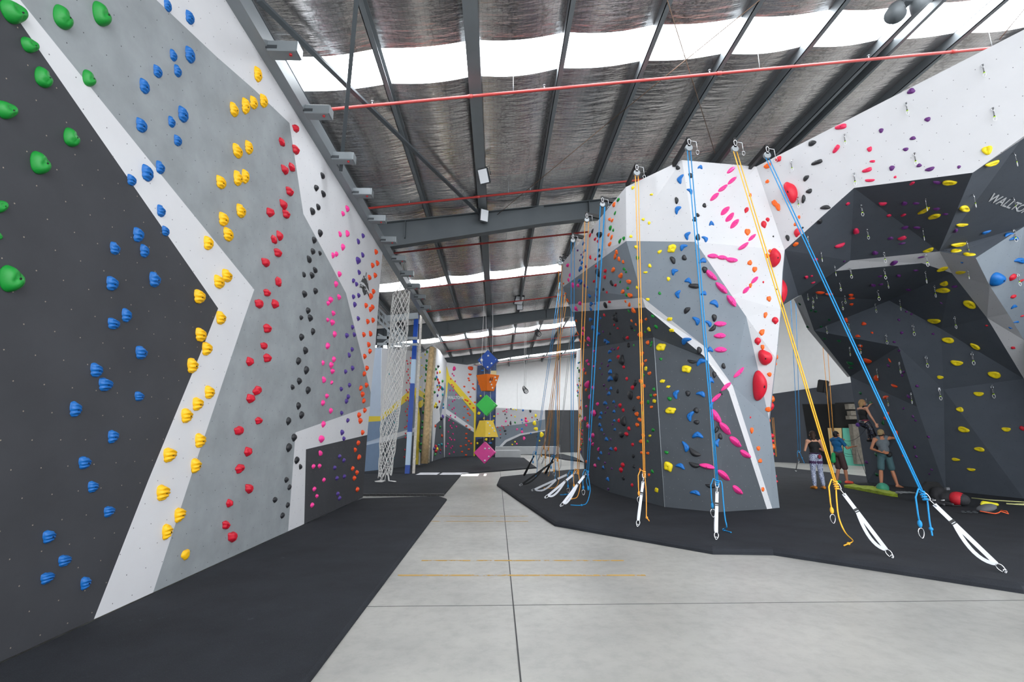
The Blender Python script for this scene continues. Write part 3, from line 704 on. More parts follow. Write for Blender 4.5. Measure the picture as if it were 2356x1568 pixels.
def hold(px, py, w, h, kind, colour, ang=None, far=False, hk=1.0):
    s = seat(px, py)
    if s is None: return None
    loc, no, wall, dist, paint = s
    up = Vector((0, 0, 1)); v = up - no * up.dot(no)
    if v.length < .25: d = ray(px, py); v = d - no * d.dot(no)
    v.normalize(); u = v.cross(no)
    P = Vector(proj(loc)); eps = .01
    J = lambda t: (Vector(proj(loc + t * eps)) - P) / eps
    Ju, Jv, Jn = J(u), J(v), J(no)
    var = len(HOLDS) % 3
    if ang is not None:
        det = Ju.x * Jv.y - Ju.y * Jv.x
        def inv(dx, dy): return ((Jv.y * dx - Jv.x * dy) / det, (-Ju.y * dx + Ju.x * dy) / det)
        ax, ay = inv(cos(RAD(ang)), -sin(RAD(ang)))
        n_ = sqrt(ax * ax + ay * ay); ax, ay = ax / n_, ay / n_
        u, v = u * ax + v * ay, v * ax - u * ay; Ju, Jv = J(u), J(v)
    sv = h / 2 / max(1e-6, Jv.length); su = w / 2 / max(1e-6, Ju.length)
    hk_ = (1.35 if kind in ('jug', 'ripple', 'sloper') else 1.15 if kind == 'lumpy' else .85) * hk
    if ang is None: su = sv = sqrt(w * h) / 2 / sqrt(max(1e-6, abs(Ju.x * Jv.y - Ju.y * Jv.x)))
    for _ in range(3):
        hn = hk_ * sqrt(max(1e-6, su * sv)) * .75
        if ang is not None:
            su = min(w / 2 / Ju.length, 4.5 * h / 2 / Jv.length); sv = h / 2 / Jv.length; continue
        we = max(.5 * w, w - .6 * abs(Jn.x) * hn) / 2; he = max(.6 * h, h - .5 * abs(Jn.y) * hn) / 2
        iso = sqrt(we / sqrt(Ju.x ** 2 + Jv.x ** 2) * he / sqrt(Ju.y ** 2 + Jv.y ** 2))
        dd = Ju.x ** 2 * Jv.y ** 2 - Ju.y ** 2 * Jv.x ** 2
        su2 = (we * we * Jv.y ** 2 - he * he * Jv.x ** 2) / dd if abs(dd) > 1 else -1; sv2 = (Ju.x ** 2 * he * he - Ju.y ** 2 * we * we) / dd if abs(dd) > 1 else -1
        ratio = sqrt(su2 / sv2) if su2 > 0 and sv2 > 0 else 1.2
        ratio = (.75 if kind == 'jug' else 1.15 if kind == 'ripple' and px < 450 and py < 480 else max(.8, min(1.6, ratio))) if wall is WALLS[0][0] else max(.45, min(2.2, ratio)); k2 = sqrt(ratio); su, sv = iso * k2, iso / k2
    me, bme = hold_mesh(kind, var, colour)
    big = max(w, h) >= 21 and not far
    # the seen centre is that of the whole body, not of its foot
    off = Jn * (.4 * hn)
    det = Ju.x * Jv.y - Ju.y * Jv.x
    cu, cv = (Jv.y * off.x - Jv.x * off.y) / det, (-Ju.y * off.x + Ju.x * off.y) / det
    lim = 1.2 * max(su, sv); cu = max(-lim, min(lim, cu)); cv = max(-lim, min(lim, cv))
    loc2 = loc - u * cu - v * cv - no * .003
    o = link(('bouldering' if far else kind) + '_hold', me)
    M = Matrix((u, v, no)).transposed()
    if random.random() < .4 and ang is None and kind in ('nub', 'lumpy', 'pebble', 'knob', 'jug'): M = M @ Matrix.Rotation(random.uniform(-.5, .5), 3, 'Z')
    o.location = loc2; o.rotation_euler = M.to_euler(); sz = hk_ * sqrt(su * sv); o.scale = (su, sv, sz)
    if big:
        b = link('bolt', bme, o)
    HOLDS.append((o, kind, colour, wall, paint, loc2, no, max(w, h)))
    return o
def run(frame, kind, colour, data, w0=0, h0=0, far=False, hk=1.0, rs=None):
    ox, oy, s = FR[frame]
    if rs is None: rs = {'f': 1.08, 'g': 1.1, 'a': 1.06, 'b': 1.08, 'c': 1.08, 'p': 1.05}.get(frame, 1.0)
    for t in data.split(';'):
        q = [float(x) for x in t.split()]
        if len(q) < 2: continue
        x, y = q[0] / s + ox, q[1] / s + oy
        w = q[2] / s if len(q) > 2 else w0; h = q[3] / s if len(q) > 3 else (w if len(q) > 2 else h0)
        hold(x, y, w * rs, h * rs, kind, colour, q[4] if len(q) > 4 else None, far, hk)
# ---- tall wall
run('p', 'jug', 'green', '38 28 66 62;149 41 50 56;238 34 49 52;73 104 44 40;104 179 46 46;208 181 34 38;20 253 50 50;168 317 41 41;97 376 55 46;5 474 28 46;0 543 12 32;32 642 68 52')
run('p', 'ripple', 'blue', '388 13 25 24;439 41 24 33;401 128 24 22;440 127 27 38;365 165 25 30;411 164 22 27;335 199 28 34;328 289 31 33;397 281 24 20;424 264 29 34;411 324 22 26;371 386 27 26;342 399 35 33;305 415 30 21;373 486 26 24;383 532 23 20;321 541 32 31;267 572 31 25;335 578 28 26;261 653 36 30;359 644 34 30;294 726 31 27;264 745 36 24;328 812 36 26;225 852 39 28;246 885 43 28;323 912 30 19;177 942 38 31;263 1005 33 28;198 1065 40 26;217 1120 34 24;254 1177 34 24;116 1235 42 28;152 1290 41 26;112 1330 44 26;200 1342 34 29')
run('p', 'ripple', 'yellow', '596 172 23 31;609 233 22 29;541 253 25 29;568 245 24 33;586 237 22 28;549 348 28 28;575 340 23 27;511 420 28 28;550 411 26 30;567 407 22 28;517 505 28 29;557 486 27 27;528 540 29 27;482 560 28 29;525 635 30 25;507 649 31 26;462 683 33 29;511 732 29 26;465 771 33 27;479 803 30 28;446 842 33 30;485 903 30 26;458 930 32 28;433 957 35 29;464 1014 33 29;394 1047 40 31;454 1072 32 30;379 1134 41 33;417 1185 34 32;388 1224 33 33')
run('p', 'knob', 'yellow', '429 1275 22 24')
run('p', 'lumpy', 'red', '682 295 15 18;650 327 15 16;682 344 16 21;657 390 17 19;673 385 15 18;668 440 17 20;654 470 18 19;624 488 19 21;660 492 17 20;645 542 16 19;632 551 16 15;641 581 18 19;613 603 20 18;642 648 16 18;616 673 17 16;598 698 20 20;635 699 18 19;617 755 19 20;609 795 17 15;577 831 19 19;617 823 19 19;594 898 21 20;579 916 22 19;597 967 18 15;552 990 24 19;573 1038 20 20;554 1077 22 20;575 1123 22 18;530 1157 18 17;522 1207 21 18;537 1234 24 23')
run('p', 'nub', 'black', '743 405 10 15;729 433 11 16;745 447 12 13;733 477 10 15;720 487 12 18;738 537 11 18;724 553 11 16;721 579 11 15;737 583 8 11;712 597 12 15;726 622 11 13;719 634 11 15;700 632 9 12;727 670 11 15;702 677 12 16;710 715 11 15;694 731 9 11;715 732 12 16;721 763 10 16;695 776 12 16;704 807 12 17;688 831 12 17;706 852 12 19;690 877 12 16;674 891 10 12;710 898 12 17;688 934 11 17;695 955 12 17;665 969 12 18;678 1007 13 18;666 1030 14 20;684 1059 12 17;692 1074 9 12;660 1104 11 13;667 1121 10 13;634 1150 12 14;663 1162 10 13;651 1186 11 14')
run('p', 'nub', 'pink', '800 481 9 15;790 492 8 12;800 538 9 16;783 539 8 11;790 569 9 16;775 585 8 13;767 588 8 14;782 631 9 14;774 654 9 15;781 684 9 13;762 690 11 15;756 698 9 10;768 721 9 12;755 736 8 9;766 742 11 14;771 769 9 15;755 796 10 15;769 827 9 14;744 835 7 12;763 840 10 14;766 854 11 11;746 874 10 14;764 880 7 9;753 911 9 11;744 927 9 14;762 945 9 13;745 976 10 15;741 1010 15 15;738 1043 11 11;722 1073 9 11;736 1072 10 9;746 1104 9 9;724 1125 10 10;730 1141 9 8;719 1162 10 11')
run('p', 'nub', 'purple', '836 543;825 556;835 587;825 600 12 15;827 627;814 646;821 654;826 680;814 683;817 701 8 13;825 733;812 753;799 772 10 10;816 770;811 804;804 817;812 847 8 12;796 855;805 886;786 895;802 913 8 12;798 923 8 12;787 950;801 967;788 995 9 13;792 1009;782 1050;792 1059;771 1076;776 1100;793 1096;778 1136;782 1146', 8, 10)
run('p', 'nub', 'orange', '866 580;869 606;858 611;864 634;851 639;860 671;854 682 9 15;858 707;853 712;843 703;847 740;859 737;853 768;838 770;849 793;852 808;840 820;845 847;839 860;844 886;831 893;835 907 10 11;838 922;840 944;827 955 9 13;830 968 10 13;835 995;825 1019;818 1035 8 9;827 1052 10 10;812 1078 9 9;822 1087 9 9;816 1100 9 10;823 1126 9 10', 8, 12)
# ---- pillar, upper half
run('f', 'pebble', 'green', '712 625 28 32;684 745 22 24;641 877 28 42;668 899 18 28;762 971 26 34;727 996 30 32;765 1250 30 26;783 1275 22 20;730 1366 20 22;798 1422 26 26;785 1482 22 32;888 1148 30 34;1088 1468 28 26')
run('f', 'knob', 'tangerine', '673 668 30 44;633 801 26 32;657 811 26 28;625 940 24 30;652 962 26 32;634 1024 32 36;696 1097 36 32;683 1137 36 34;718 1161 36 32;756 1185 30 26;665 1258 40 44;732 1310 46 46;806 1363 44 44;751 1454 38 40;817 1487 46 48;778 1542 26 20;238 1470 16 26;256 1533 24 40;219 1380 14 20')
run('f', 'pebble', 'lemon', '845 515 32 30;1013 576 36 18;939 801 28 26;993 833 28 26;828 955 30 24;876 1050 34 30;1087 1094 46 26;998 1220 32 32;960 1279 38 20;1167 1339 34 34;882 1417 24 32;980 1523 34 26')
run('f', 'block', 'lemon', '1196 1064 78 72')
run('f', 'pebble', 'black', '1251 336 38 40;1372 403 46 44;1240 630 36 54;1495 675 40 38;1435 762 38 30;1407 801 46 40;1436 963 46 56;540 938 52 54;1206 1168 46 64;1309 1148 44 46;1497 1255 50 54;538 1078 22 28;542 1131 24 28;528 1282 46 74;652 1375 32 50;578 1433 24 26;516 1430 22 32;480 907 24 26;2115 954 16 16;2240 967 38 50;2143 1433 14 16')
run('f', 'bar', 'black', '1397 1403 88 40 -4')
run('f', 'bean', 'azure', '1458 329 40 38;1271 437 72 46 72;1367 545 54 36 -50;1248 712 66 44 60;1557 836 40 44;1335 946 62 44 70;1502 975 52 40 -50;1297 1051 62 44 40;1218 1272 54 46 45;1480 1174 56 46 10;1346 1354 52 46 -20;1250 1475 60 44 80;1490 1468 44 40;1585 1550 56 40 -30;400 1015 22 30;408 1086 24 30;395 1140 20 26;384 1192 22 34;370 1247 34 42;360 1352 26 30;378 1366 34 38;430 1416 24 24;453 1493 32 40')
run('f', 'leaf', 'pink', '1738 357 78 40 38;1747 452 88 38 40;1664 522 88 42 36;1590 598 90 44 42;1685 724 92 52 45;1728 783 92 52 48;1771 840 96 50 48;1927 964 78 36 42;1851 1043 94 42 36;1571 1136 84 50 -4;1656 1149 82 46 -6;1741 1172 92 54 -6;1950 1350 74 38 45;1873 1438 74 42 48;1553 1308 112 60 -42;1648 1424 122 62 -44;1735 1530 98 58 -44')
run('f', 'nub', 'pink', '256 1218 28 40;277 1304 22 26;265 1350 20 36;304 1400 42 42;351 1400 32 28')
run('f', 'knob', 'tangerine', '2058 318 64 50;2057 460 36 32;2124 658 48 68;2152 690 46 66;1908 582 26 36;1884 912 54 58;2318 1028 54 44;2312 845 36 32;2062 1130 48 38;2084 1086 26 32;1904 1193 44 44;1948 1252 46 48;1910 1397 28 42;2077 1516 42 42;2345 780 24 30')
run('f', 'sloper', 'cherry', '2260 557 118 188;2137 1148 108 158')
run('f', 'nub', 'cherry', '2158 260 66 44 50;1873 718 40 56;2033 848 54 66;2066 804 38 40;2325 925 68 76;2025 1368 18 22;595 1268 32 40;590 1325 30 40;494 1362 26 28;513 1226 22 32;507 1162 22 24;462 1146 28 26;460 945 22 26;504 981 26 24;528 1000 16 28;687 1397 30 30;610 1461 20 26;630 1548 26 24')
run('f', 'pebble', 'violet', '347 1081 16 20;379 1119 14 20;368 1170 14 20;422 1228 18 30;407 1397 20 32;510 1490 22 34')
# ---- pillar, lower half
run('g', 'nub', 'pink', '272 53 26 36;247 90 28 36;243 197 20 36;298 222 28 24;293 256 20 36;331 292 26 36;327 331 14 14;364 370 14 18;319 436 18 22;330 458 16 20;366 472 14 16;296 494 16 24;320 596 30 42;360 614 18 28;337 676 18 24;389 724 20 24;315 740 14 18;362 785 32 40;307 822 14 26;328 873 24 30;357 934 22 32;342 964 18 26;358 993 16 22;396 1026 16 18;373 1135 20 20;328 1196 16 16')
run('g', 'knob', 'tangerine', '221 127 10 18;248 168 12 24;259 251 12 18;273 300 12 18;308 300 10 24;310 518 12 20;313 628 16 16;322 855 12 22;314 1107 16 16;576 38 16 14;601 61 26 24;629 100 38 32;713 158 22 18;678 172 32 32;617 168 20 16;646 192 20 14;674 260 50 34;723 312 24 28;685 386 26 26;710 433 20 18;687 459 26 26;735 518 26 22;677 570 26 26;698 601 24 22;772 663 24 18;661 680 24 22;683 713 22 22;749 743 22 18;650 789 28 28;669 826 26 24;654 861 26 24;694 933 24 26;678 972 26 24;683 1047 18 18;724 1051 22 18;673 1160 14 20;733 1195 18 20;696 1277 14 14')
run('g', 'bean', 'azure', '337 4 22 22;346 56 28 30;345 90 22 24;342 160 28 28;358 214 28 36;395 256 28 26;440 300 26 26;456 312 28 28;410 150 16 18;470 373 22 22;378 440 14 16;377 384 12 12;471 433 22 22;406 486 12 16;473 508 24 30;472 553 34 32;478 619 18 22;464 652 22 24;439 716 26 24;497 708 18 20;413 783 18 20;405 812 20 22;499 772 18 20;501 834 16 18;404 862 18 24;417 895 16 22;505 892 16 18;448 957 22 26;478 1022 24 18;411 1049 18 20;396 1088 16 20;427 1145 16 18;456 1224 22 24')
run('g', 'pebble', 'violet', '374 52 18 22;391 128 16 16;427 240 14 18;405 195 10 14;484 353 12 16;500 358 14 14;418 452 10 14;459 466 14 16;420 523 10 12;434 596 14 14;450 624 12 12;457 747 14 16;442 779 12 12;512 738 12 16;490 858 12 14;434 925 10 12;479 957 12 12;466 1053 12 14;440 1115 12 14;484 1153 12 14;461 1290 14 14')
run('g', 'pebble', 'black', '441 63 42 24;511 117 20 22;503 152 32 62;614 212 24 28;470 254 20 22;564 284 18 26;596 330 22 28;548 430 38 60;508 543 34 50;640 581 24 36;522 637 18 28;607 662 34 54;631 754 18 30;560 837 36 58;547 926 40 30;629 1069 20 22;632 1139 20 22;562 1216 20 28')
run('g', 'nub', 'cherry', '436 131 20 20;502 196 18 16;525 219 16 18;589 283 26 28;527 351 16 16;527 410 20 26;564 477 18 22;585 556 16 26;622 614 24 30;539 733 22 28;561 765 18 26;532 834 16 26;598 888 22 28;581 924 28 26;623 995 20 24;510 1025 20 28;557 1131 26 32;545 1164 26 34;620 1265 18 24;472 43 18 18')
run('g', 'pebble', 'green', '668 58 16 16;599 103 14 18;757 138 20 26;781 208 24 24;638 233 16 12;708 242 14 16;750 312 16 18;746 331 16 16;632 330 12 14;813 422 20 18;698 530 12 20;765 624 20 22;745 665 18 24;727 709 18 24;688 784 14 22;872 687 30 24;760 896 22 20;724 972 14 18;851 1046 28 20;755 1173 22 20')
run('g', 'block', 'lemon', '727 25 22 20;872 157 34 26;733 225 22 38;884 233 34 26;812 342 60 52;712 486 20 28;983 488 60 50;823 570 32 24;862 607 28 16;768 703 24 26;876 766 64 44;739 935 20 16;861 1140 56 66;783 1297 24 34')
run('g', 'bean', 'azure', '1176 52 50 36 -30;1053 167 50 36 -60;1137 186 42 28 -50;976 303 52 38 35;1142 360 34 34;1079 439 54 36 30;1151 564 30 42;912 656 48 34 75;1082 655 50 34 -20;1008 802 58 36 68;1057 931 58 40 0;979 1008 60 34 -70;1191 981 44 30 80;943 1137 52 32 -20;1044 1315 56 30 -14;1153 730 40 26 80')
run('g', 'pebble', 'black', '987 98 52 28 55;1173 148 34 46;1071 366 34 44;1233 470 28 34;1173 525 28 40;994 651 34 32;1048 765 36 32;1052 844 34 28 20;1187 895 28 40;1212 940 30 36;1218 650 16 24')
run('g', 'crescent', 'black', '1163 218 52 26 45;1021 439 54 20 -10;1036 1048 76 36 -32;1038 1130 68 30 -14;1149 1270 66 24 -4')
run('g', 'leaf', 'pink', '1284 36 82 44 -52;1211 192 70 40 0;1208 270 70 42 0;1214 364 70 42 0;1339 516 80 28 46;1253 608 72 30 40;1187 683 74 32 42;1180 805 92 52 -55;1248 890 90 50 -48;1316 978 84 50 -40;1383 1061 70 44 -32;1120 1142 90 40 -12;1238 1202 86 46 -40;1330 1301 70 44 -38')
run('g', 'knob', 'tangerine', '1538 20 30 34;1514 128 24 38;1491 244 34 40;1494 344 24 34;1540 526 28 28;1530 760 40 32;1424 899 24 38;1468 1019 26 30;1480 1103 28 26;1498 1292 22 28')
run('g', 'sloper', 'cherry', '1510 416 82 104;1482 604 98 190')
run('g', 'nub', 'cherry', '1580 168 44 46;1462 307 42 48;1414 813 12 14')
# ---- arch and cave
run('a', 'pebble', 'violet', '1544 497 64 36 20;1663 699 46 30 25;1330 779 38 28 30;1557 835 48 24 10;1506 914 42 24 15;1407 1048 44 34;1602 1030 40 26;1679 1056 62 32;1889 1040 30 20 20;1734 1155 60 28 -15;1496 1306 42 30;1580 1304 46 18;1728 1345 46 22;1790 1381 40 16;1506 1476 50 30 30;1588 1478 54 22 -10;1400 1555 46 24;1867 1499 38 22 20')
run('a', 'bar', 'crimson', '1040 752 80 36 10;1007 911 68 28 55;1247 913 36 34;1268 1000 38 18 0;1229 1063 70 28 18;1248 1137 66 20 2;1431 1113 22 18;1094 1306 38 22;1342 1307 56 16 0;1388 1391 36 22;1490 1388 32 22 30;1153 1505 40 48;1552 1161 34 24 40;1483 1553 58 24 20')
run('a', 'pebble', 'black', '834 870 60 36 12;790 1121 54 28 58;813 1214 46 30 35;773 1270 34 50;929 1331 78 28 6;895 1434 38 26 30;768 1476 18 14')
run('a', 'bar', 'black', '869 1008 80 28 20')
run('a', 'scoop', 'lemon', '2090 920 74 66;2134 1020 90 56 15;1818 1159 98 30 0;1638 1360 84 34 30;1711 1400 70 52 25;1936 1345 104 56 -20;1910 1459 102 32 0')
run('a', 'bean', 'azure', '2082 1513 56 24 25;2243 1520 54 28 20')
run('b', 'bar', 'crimson', '1038 203 64 30 15;863 304 28 20 30;797 430 30 26;845 469 30 14;834 421 22 14')
run('b', 'pebble', 'violet', '1288 257 44 22 15;1482 188 42 16;1425 328 56 36;1068 316 22 14;1620 286 42 14;1324 424 36 14;1458 422 38 24;1273 490 40 24;1330 482 40 14;1577 381 40 14;1858 497 36 20 15;1527 520 36 14;1760 614 20 14;1458 734 20 18;1478 826 28 18;1704 835 22 14;1425 893 24 14;1457 955 24 16;1380 1062 24 24;1490 1108 28 16;1479 1132 24 18;1590 1209 26 18;1524 1283 26 26;1490 1367 20 14;1558 1426 20 20;1577 1455 20 14;1548 693 22 14;1512 676 22 14')
run('c', 'pebble', 'violet', '1565 555 26 20;1450 640 26 26;1463 717 26 20;1590 825 22 16;1571 860 18 12;1050 763 30 24')
run('b', 'scoop', 'lemon', '1673 238 66 36 25;1892 198 96 42 5;1867 235 72 22 5;1962 261 80 26 -5;1772 374 70 36 25;1896 398 60 28 8;1780 478 64 40;1771 526 84 42 5;1963 628 78 66 -40;1708 746 78 40 0;1810 882 80 38 -5;2003 928 62 44;1872 1045 80 36 -5;2143 1130 86 44 -8;1754 1147 44 26;2028 1265 66 32 0;1894 1376 52 36;1917 1521 74 40 -8;2226 1519 58 32 0')
run('c', 'scoop', 'lemon', '1982 658 76 38 -4;1786 742 62 26 -4;1914 825 62 26 -4')
run('b', 'pebble', 'orange', '895 540 60 22 -5;962 551 60 16 -2;1117 559 32 16 10;1121 581 46 16 0;1120 625 32 18;1078 734 28 38;1206 762 36 22 -15;1162 851 38 18 5;1266 826 18 16;1182 922 26 26;1178 945 26 14;1233 1030 58 22 -15;1391 1024 18 22;1293 1152 38 30 -40;1424 1208 42 20 -18;1360 1288 38 22 12;1376 1408 32 16 80;1360 1438 28 22')
run('c', 'pebble', 'orange', '1289 530 52 36 65;1354 711 20 20')
run('b', 'pebble', 'moss', '746 622 22 20;830 671 24 18;863 676 26 18;762 708 22 16;959 737 22 20;802 785 22 18;903 785 22 16;925 870 22 16;1028 886 28 18;1108 1048 28 50;1112 1078 28 20;1226 1125 24 20;1248 1180 24 18;1180 1258 22 20;1254 1330 28 22;1342 1470 24 30')
run('c', 'pebble', 'moss', '1132 700 32 26;1137 866 32 26;1188 772 24 30;1122 632 28 18;1111 572 26 26')
run('b', 'bean', 'azure', '2294 152 50 30 0;2327 311 78 44 -10;1910 325 26 10;2288 640 40 22 20;2306 750 38 16;2257 793 24 14')
run('b', 'sloper', 'azure', '2177 447 130 100')
run('b', 'nub', 'cherry', '2278 433 58 52;2340 455 40 20;2283 570 46 24 20;2345 708 30 14;2279 937 38 20;2088 777 24 14;2340 1513 40 34')
run('b', 'bar', 'indigo', '996 1040 56 32 35;1066 1121 60 34 35')
# ---- holds on the pillar's turned-away side, peeking past its edge
def edge_hold(py, w, h, kind, colour):
    E = [PV[k] for k in ('K2', 'K3', 'K4', 'R3', 'B4')]
    for a, b in zip(E, E[1:]):
        ya, yb = proj(a)[1], proj(b)[1]
        if ya <= py <= yb:
            p = a.lerp(b, (py - ya) / (yb - ya)); q = p - CAM; q = Vector((q.x, q.y, 0)).normalized(); n = Vector((q.y, -q.x, 0)); s_ = depth(p) / F_
            me, bme = hold_mesh(kind, int(py) % 3, colour); o = link(kind + '_hold', me); v = Vector((0, 0, 1)); u = v.cross(n)
            sv = h * s_ / 2; o.location = p + q * (sv * 1.1) - n * .02; o.rotation_euler = Matrix((u, v, n)).transposed().to_euler(); o.scale = (sv * .9, sv, w * s_ * 1.3)
            HOLDS.append((o, kind, colour, WALLS[1][0], 'edge', o.location.copy(), n, 9)); return
for py, w, h, k, c in ((662, 12, 60, 'nub', 'cherry'), (819, 6, 13, 'knob', 'tangerine'), (835, 5, 9, 'knob', 'tangerine'), (915, 9, 16, 'knob', 'tangerine'), (933, 8, 22, 'nub', 'cherry'), (966, 5, 10, 'knob', 'tangerine'), (1002, 8, 12, 'nub', 'cherry'), (1014, 7, 9, 'nub', 'cherry'), (1026, 9, 14, 'knob', 'tangerine'), (1044, 5, 9, 'nub', 'cherry'), (1095, 4, 8, 'nub', 'crimson'), (1107, 5, 7, 'nub', 'cherry')): edge_hold(py, w, h, k, c)
# ---- far walls
def far(frame, kind, colour, data, w=16, h=18): run(frame, kind, colour, data, w / FR[frame][2], h / FR[frame][2], True)
far('e', 'pebble', 'cherry', '520 40;507 62;521 95;538 126;522 150;506 174;538 180;504 248;534 243;518 268;516 323;499 348;527 352;525 410;512 436;495 462;508 498;513 557;505 610;488 623;495 682;494 722;487 845;482 918')
far('d', 'pebble', 'cherry', '545 972;507 1000;516 1030;543 1022')
far('e', 'pebble', 'teal', '330 87;352 118;365 152;392 160;390 455;386 573;318 572;367 710;364 818;376 930;318 965', 14, 14)
far('d', 'nub', 'green', '710 912;707 1000;702 1050;700 1085;700 1140;693 1200;690 1295;685 1355;683 1400;680 1445;676 1520', 22, 30)
far('e', 'nub', 'green', '672 470;665 567;660 625;657 705;650 790;645 860;637 960', 24, 32)
far('d', 'pebble', 'lemon', '690 937;650 967;657 1045;680 1065;640 1170;655 1155;645 1262;625 1445', 14, 16)
far('e', 'pebble', 'lemon', '620 385;652 435;625 483;650 530;642 680;628 760;625 840;592 838;597 940;628 900', 15, 17)
far('e', 'pebble', 'magenta', '983 32 36 44;963 85;978 103;947 135;991 160;958 195;973 214;940 250;973 252;1000 293;985 345;967 360;931 398;980 425;963 440;993 480;945 503;938 535;928 552;992 517;972 578;942 607;956 628;1003 613;921 665;969 687;938 728;953 745;984 747;917 785;963 810;899 812;948 828;978 870;934 887', 17, 18)
far('e', 'bar', 'orange', '1147 28 56 40;1140 90 40 18;1125 130;1132 150;1170 187;1083 212;1170 227;1185 240;1125 268;1143 315;1095 345;1115 355;1140 385;1188 370;1175 425;1087 413;1117 440;1122 480;1138 497;1078 523;1118 552;1104 607;1137 640;1103 685;1100 730;1128 760;1150 782;1098 798;1047 810;1128 840;1060 865;1100 897', 24, 17)
far('e', 'block', 'lemon', '1245 305 20 20;1227 480 30 36;1240 575 24 30;1372 553;1300 742 24 30;1365 740;1212 780 20 24;1380 510;1278 530', 18, 20)
far('e', 'bar', 'azure', '1262 50 40 12;1340 778 44 14'); far('e', 'pebble', 'tangerine', '1228 125;1225 188', 12, 14)
far('e', 'pebble', 'cherry', '1470 460;1485 455;1552 500;1697 530 22 22;1760 522;1475 615;1440 650;1445 690;1520 600;1415 620;1480 632', 14, 14)
far('e', 'pebble', 'pink', '1505 440;1505 465;1497 560 20 20;1700 555 30 36;1703 598 22 26;1610 640 22 20;1660 665 26 26;1458 607;1680 730 28 34;1608 785;1418 485', 15, 15)
far('e', 'pebble', 'black', '1490 490;1548 435;1743 458 24 30;1507 527;1545 578 20 40;1813 543;1490 655 30 22;1497 687;1443 725;1812 712', 15, 15)
far('e', 'pebble', 'lemon', '1572 440;1602 445;1797 503 26 34;1785 578 40 46;1800 636 42 40;1857 693 46 50;1590 513;1722 555;1835 755;1590 765;1562 793', 16, 15)
far('e', 'pebble', 'azure', '1670 450 22 20;1657 545 20 20;1665 575;1658 635 22 20;1748 683 20 16', 14, 14); far('e', 'pebble', 'green', '1590 572 18 22')
CROWD = random.Random(4)
for k in range(42):
    t = CROWD.random(); y = CROWD.uniform(835, 1050); xx = 997 + 22 * t + (1050 - y) * .022
    hold(xx, y, CROWD.uniform(3, 6.5), CROWD.uniform(3.5, 8), CROWD.choice(('pebble', 'nub')), CROWD.choice(('cherry', 'green', 'azure', 'black', 'orange', 'lemon', 'purple', 'teal')), None, True)
for k in range(46):
    y = CROWD.uniform(815, 1045); xx = 1328.5 + 8 * CROWD.random() + max(0, y - 900) * .045
    hold(xx, y, 3, 4, 'pebble', CROWD.choice(('cherry', 'green', 'azure', 'purple', 'orange')), None, True)
# ---- words
def ordinal(n):
    a = 'first second third fourth fifth sixth seventh eighth ninth tenth eleventh twelfth thirteenth fourteenth fifteenth sixteenth seventeenth eighteenth nineteenth twentieth'.split()
    if n <= 20: return a[n - 1]
    t, r = divmod(n, 10); return {2: 'twenty', 3: 'thirty', 4: 'forty'}[t] + '-' + a[r - 1] if r else {3: 'thirtieth', 4: 'fortieth'}[t]
NOUN = dict(ripple='rippled hold', jug='dimpled jug hold', lumpy='lumpy hold', nub='small pointed hold', leaf='half-moon hold', bean='curved hold', crescent='crescent hold', block='chunky hold', sloper='big sloper hold', scoop='scooped disc hold', bar='bar-shaped hold', knob='round knob hold', pebble='rounded hold')
PAINT = dict(white_climbing_paint='white', mid_grey_climbing_paint='grey', charcoal_climbing_paint='charcoal', blue_grey_climbing_paint='grey', slate_climbing_paint='slate', dark_slate_climbing_paint='dark', yellow_wall_paint='yellow', pale_blue_climbing_paint='pale blue', steel_blue_climbing_paint='blue', night_sky_paint='night-blue', pale_moon_paint='moon', night_ground='black')
WP = ['tall wall', 'pillar', 'arch', 'cave wall', 'pale blue end wall', 'net-side wall', 'narrow far wall', 'crowded far wall', 'yellow-peak wall', 'night-sky tower', 'low bouldering wall', 'rope-side wall']
WIDX = {w[0].name: i for i, w in enumerate(WALLS)}
def label_holds():
    G = {}
    for h in HOLDS:
        o, kind, colour, wall, paint, loc, no, size = h; i = WIDX[wall.name]
        pp = PAINT.get(paint, 'painted')
        if paint == 'edge': place = "pillar's edge by the cave"
        elif i == 1: place = "pillar's %s %s" % (pp, 'corridor side' if no.x < -.75 else 'front')
        elif i == 2: place = {'white': "arch's white face", 'dark': "arch's dark underside"}.get(pp, "arch's %s leg" % pp)
        elif i == 3: place = 'dark cave wall'
        else: place = '%s\'s %s part' % (WP[i], pp)
        noun = NOUN[kind]
        G.setdefault((CW.get(colour, colour), noun, place), []).append((loc.z, h))
    for (c, noun, place), L_ in G.items():
        L_.sort(key=lambda t: -t[0]); n = len(L_)
        for k, (z, h) in enumerate(L_):
            lab = '%s %s on the %s' % (c, noun, place)
            if n == 2: lab += ', ' + ('the upper one', 'the lower one')[k]
            elif n > 2:
                if k == 0: lab += ', topmost of them'
                elif k == n - 1: lab += ', lowest of them'
                elif k < (n + 1) / 2: lab += ', %s from the top' % ordinal(k + 1)
                else: lab += ', %s from the bottom' % ordinal(n - k)
            tag(h[0], lab, 'climbing hold', '%ss on the %s' % (c + ' ' + noun, WP[WIDX[h[3].name]]))
label_holds()
# ================================================================ steelwork, pipes, lamps, hanging things
def taged(name, bm, m, label, cat, group=None, smooth=False): return tag(mk(name, bm, m, None, smooth), label, cat, group)
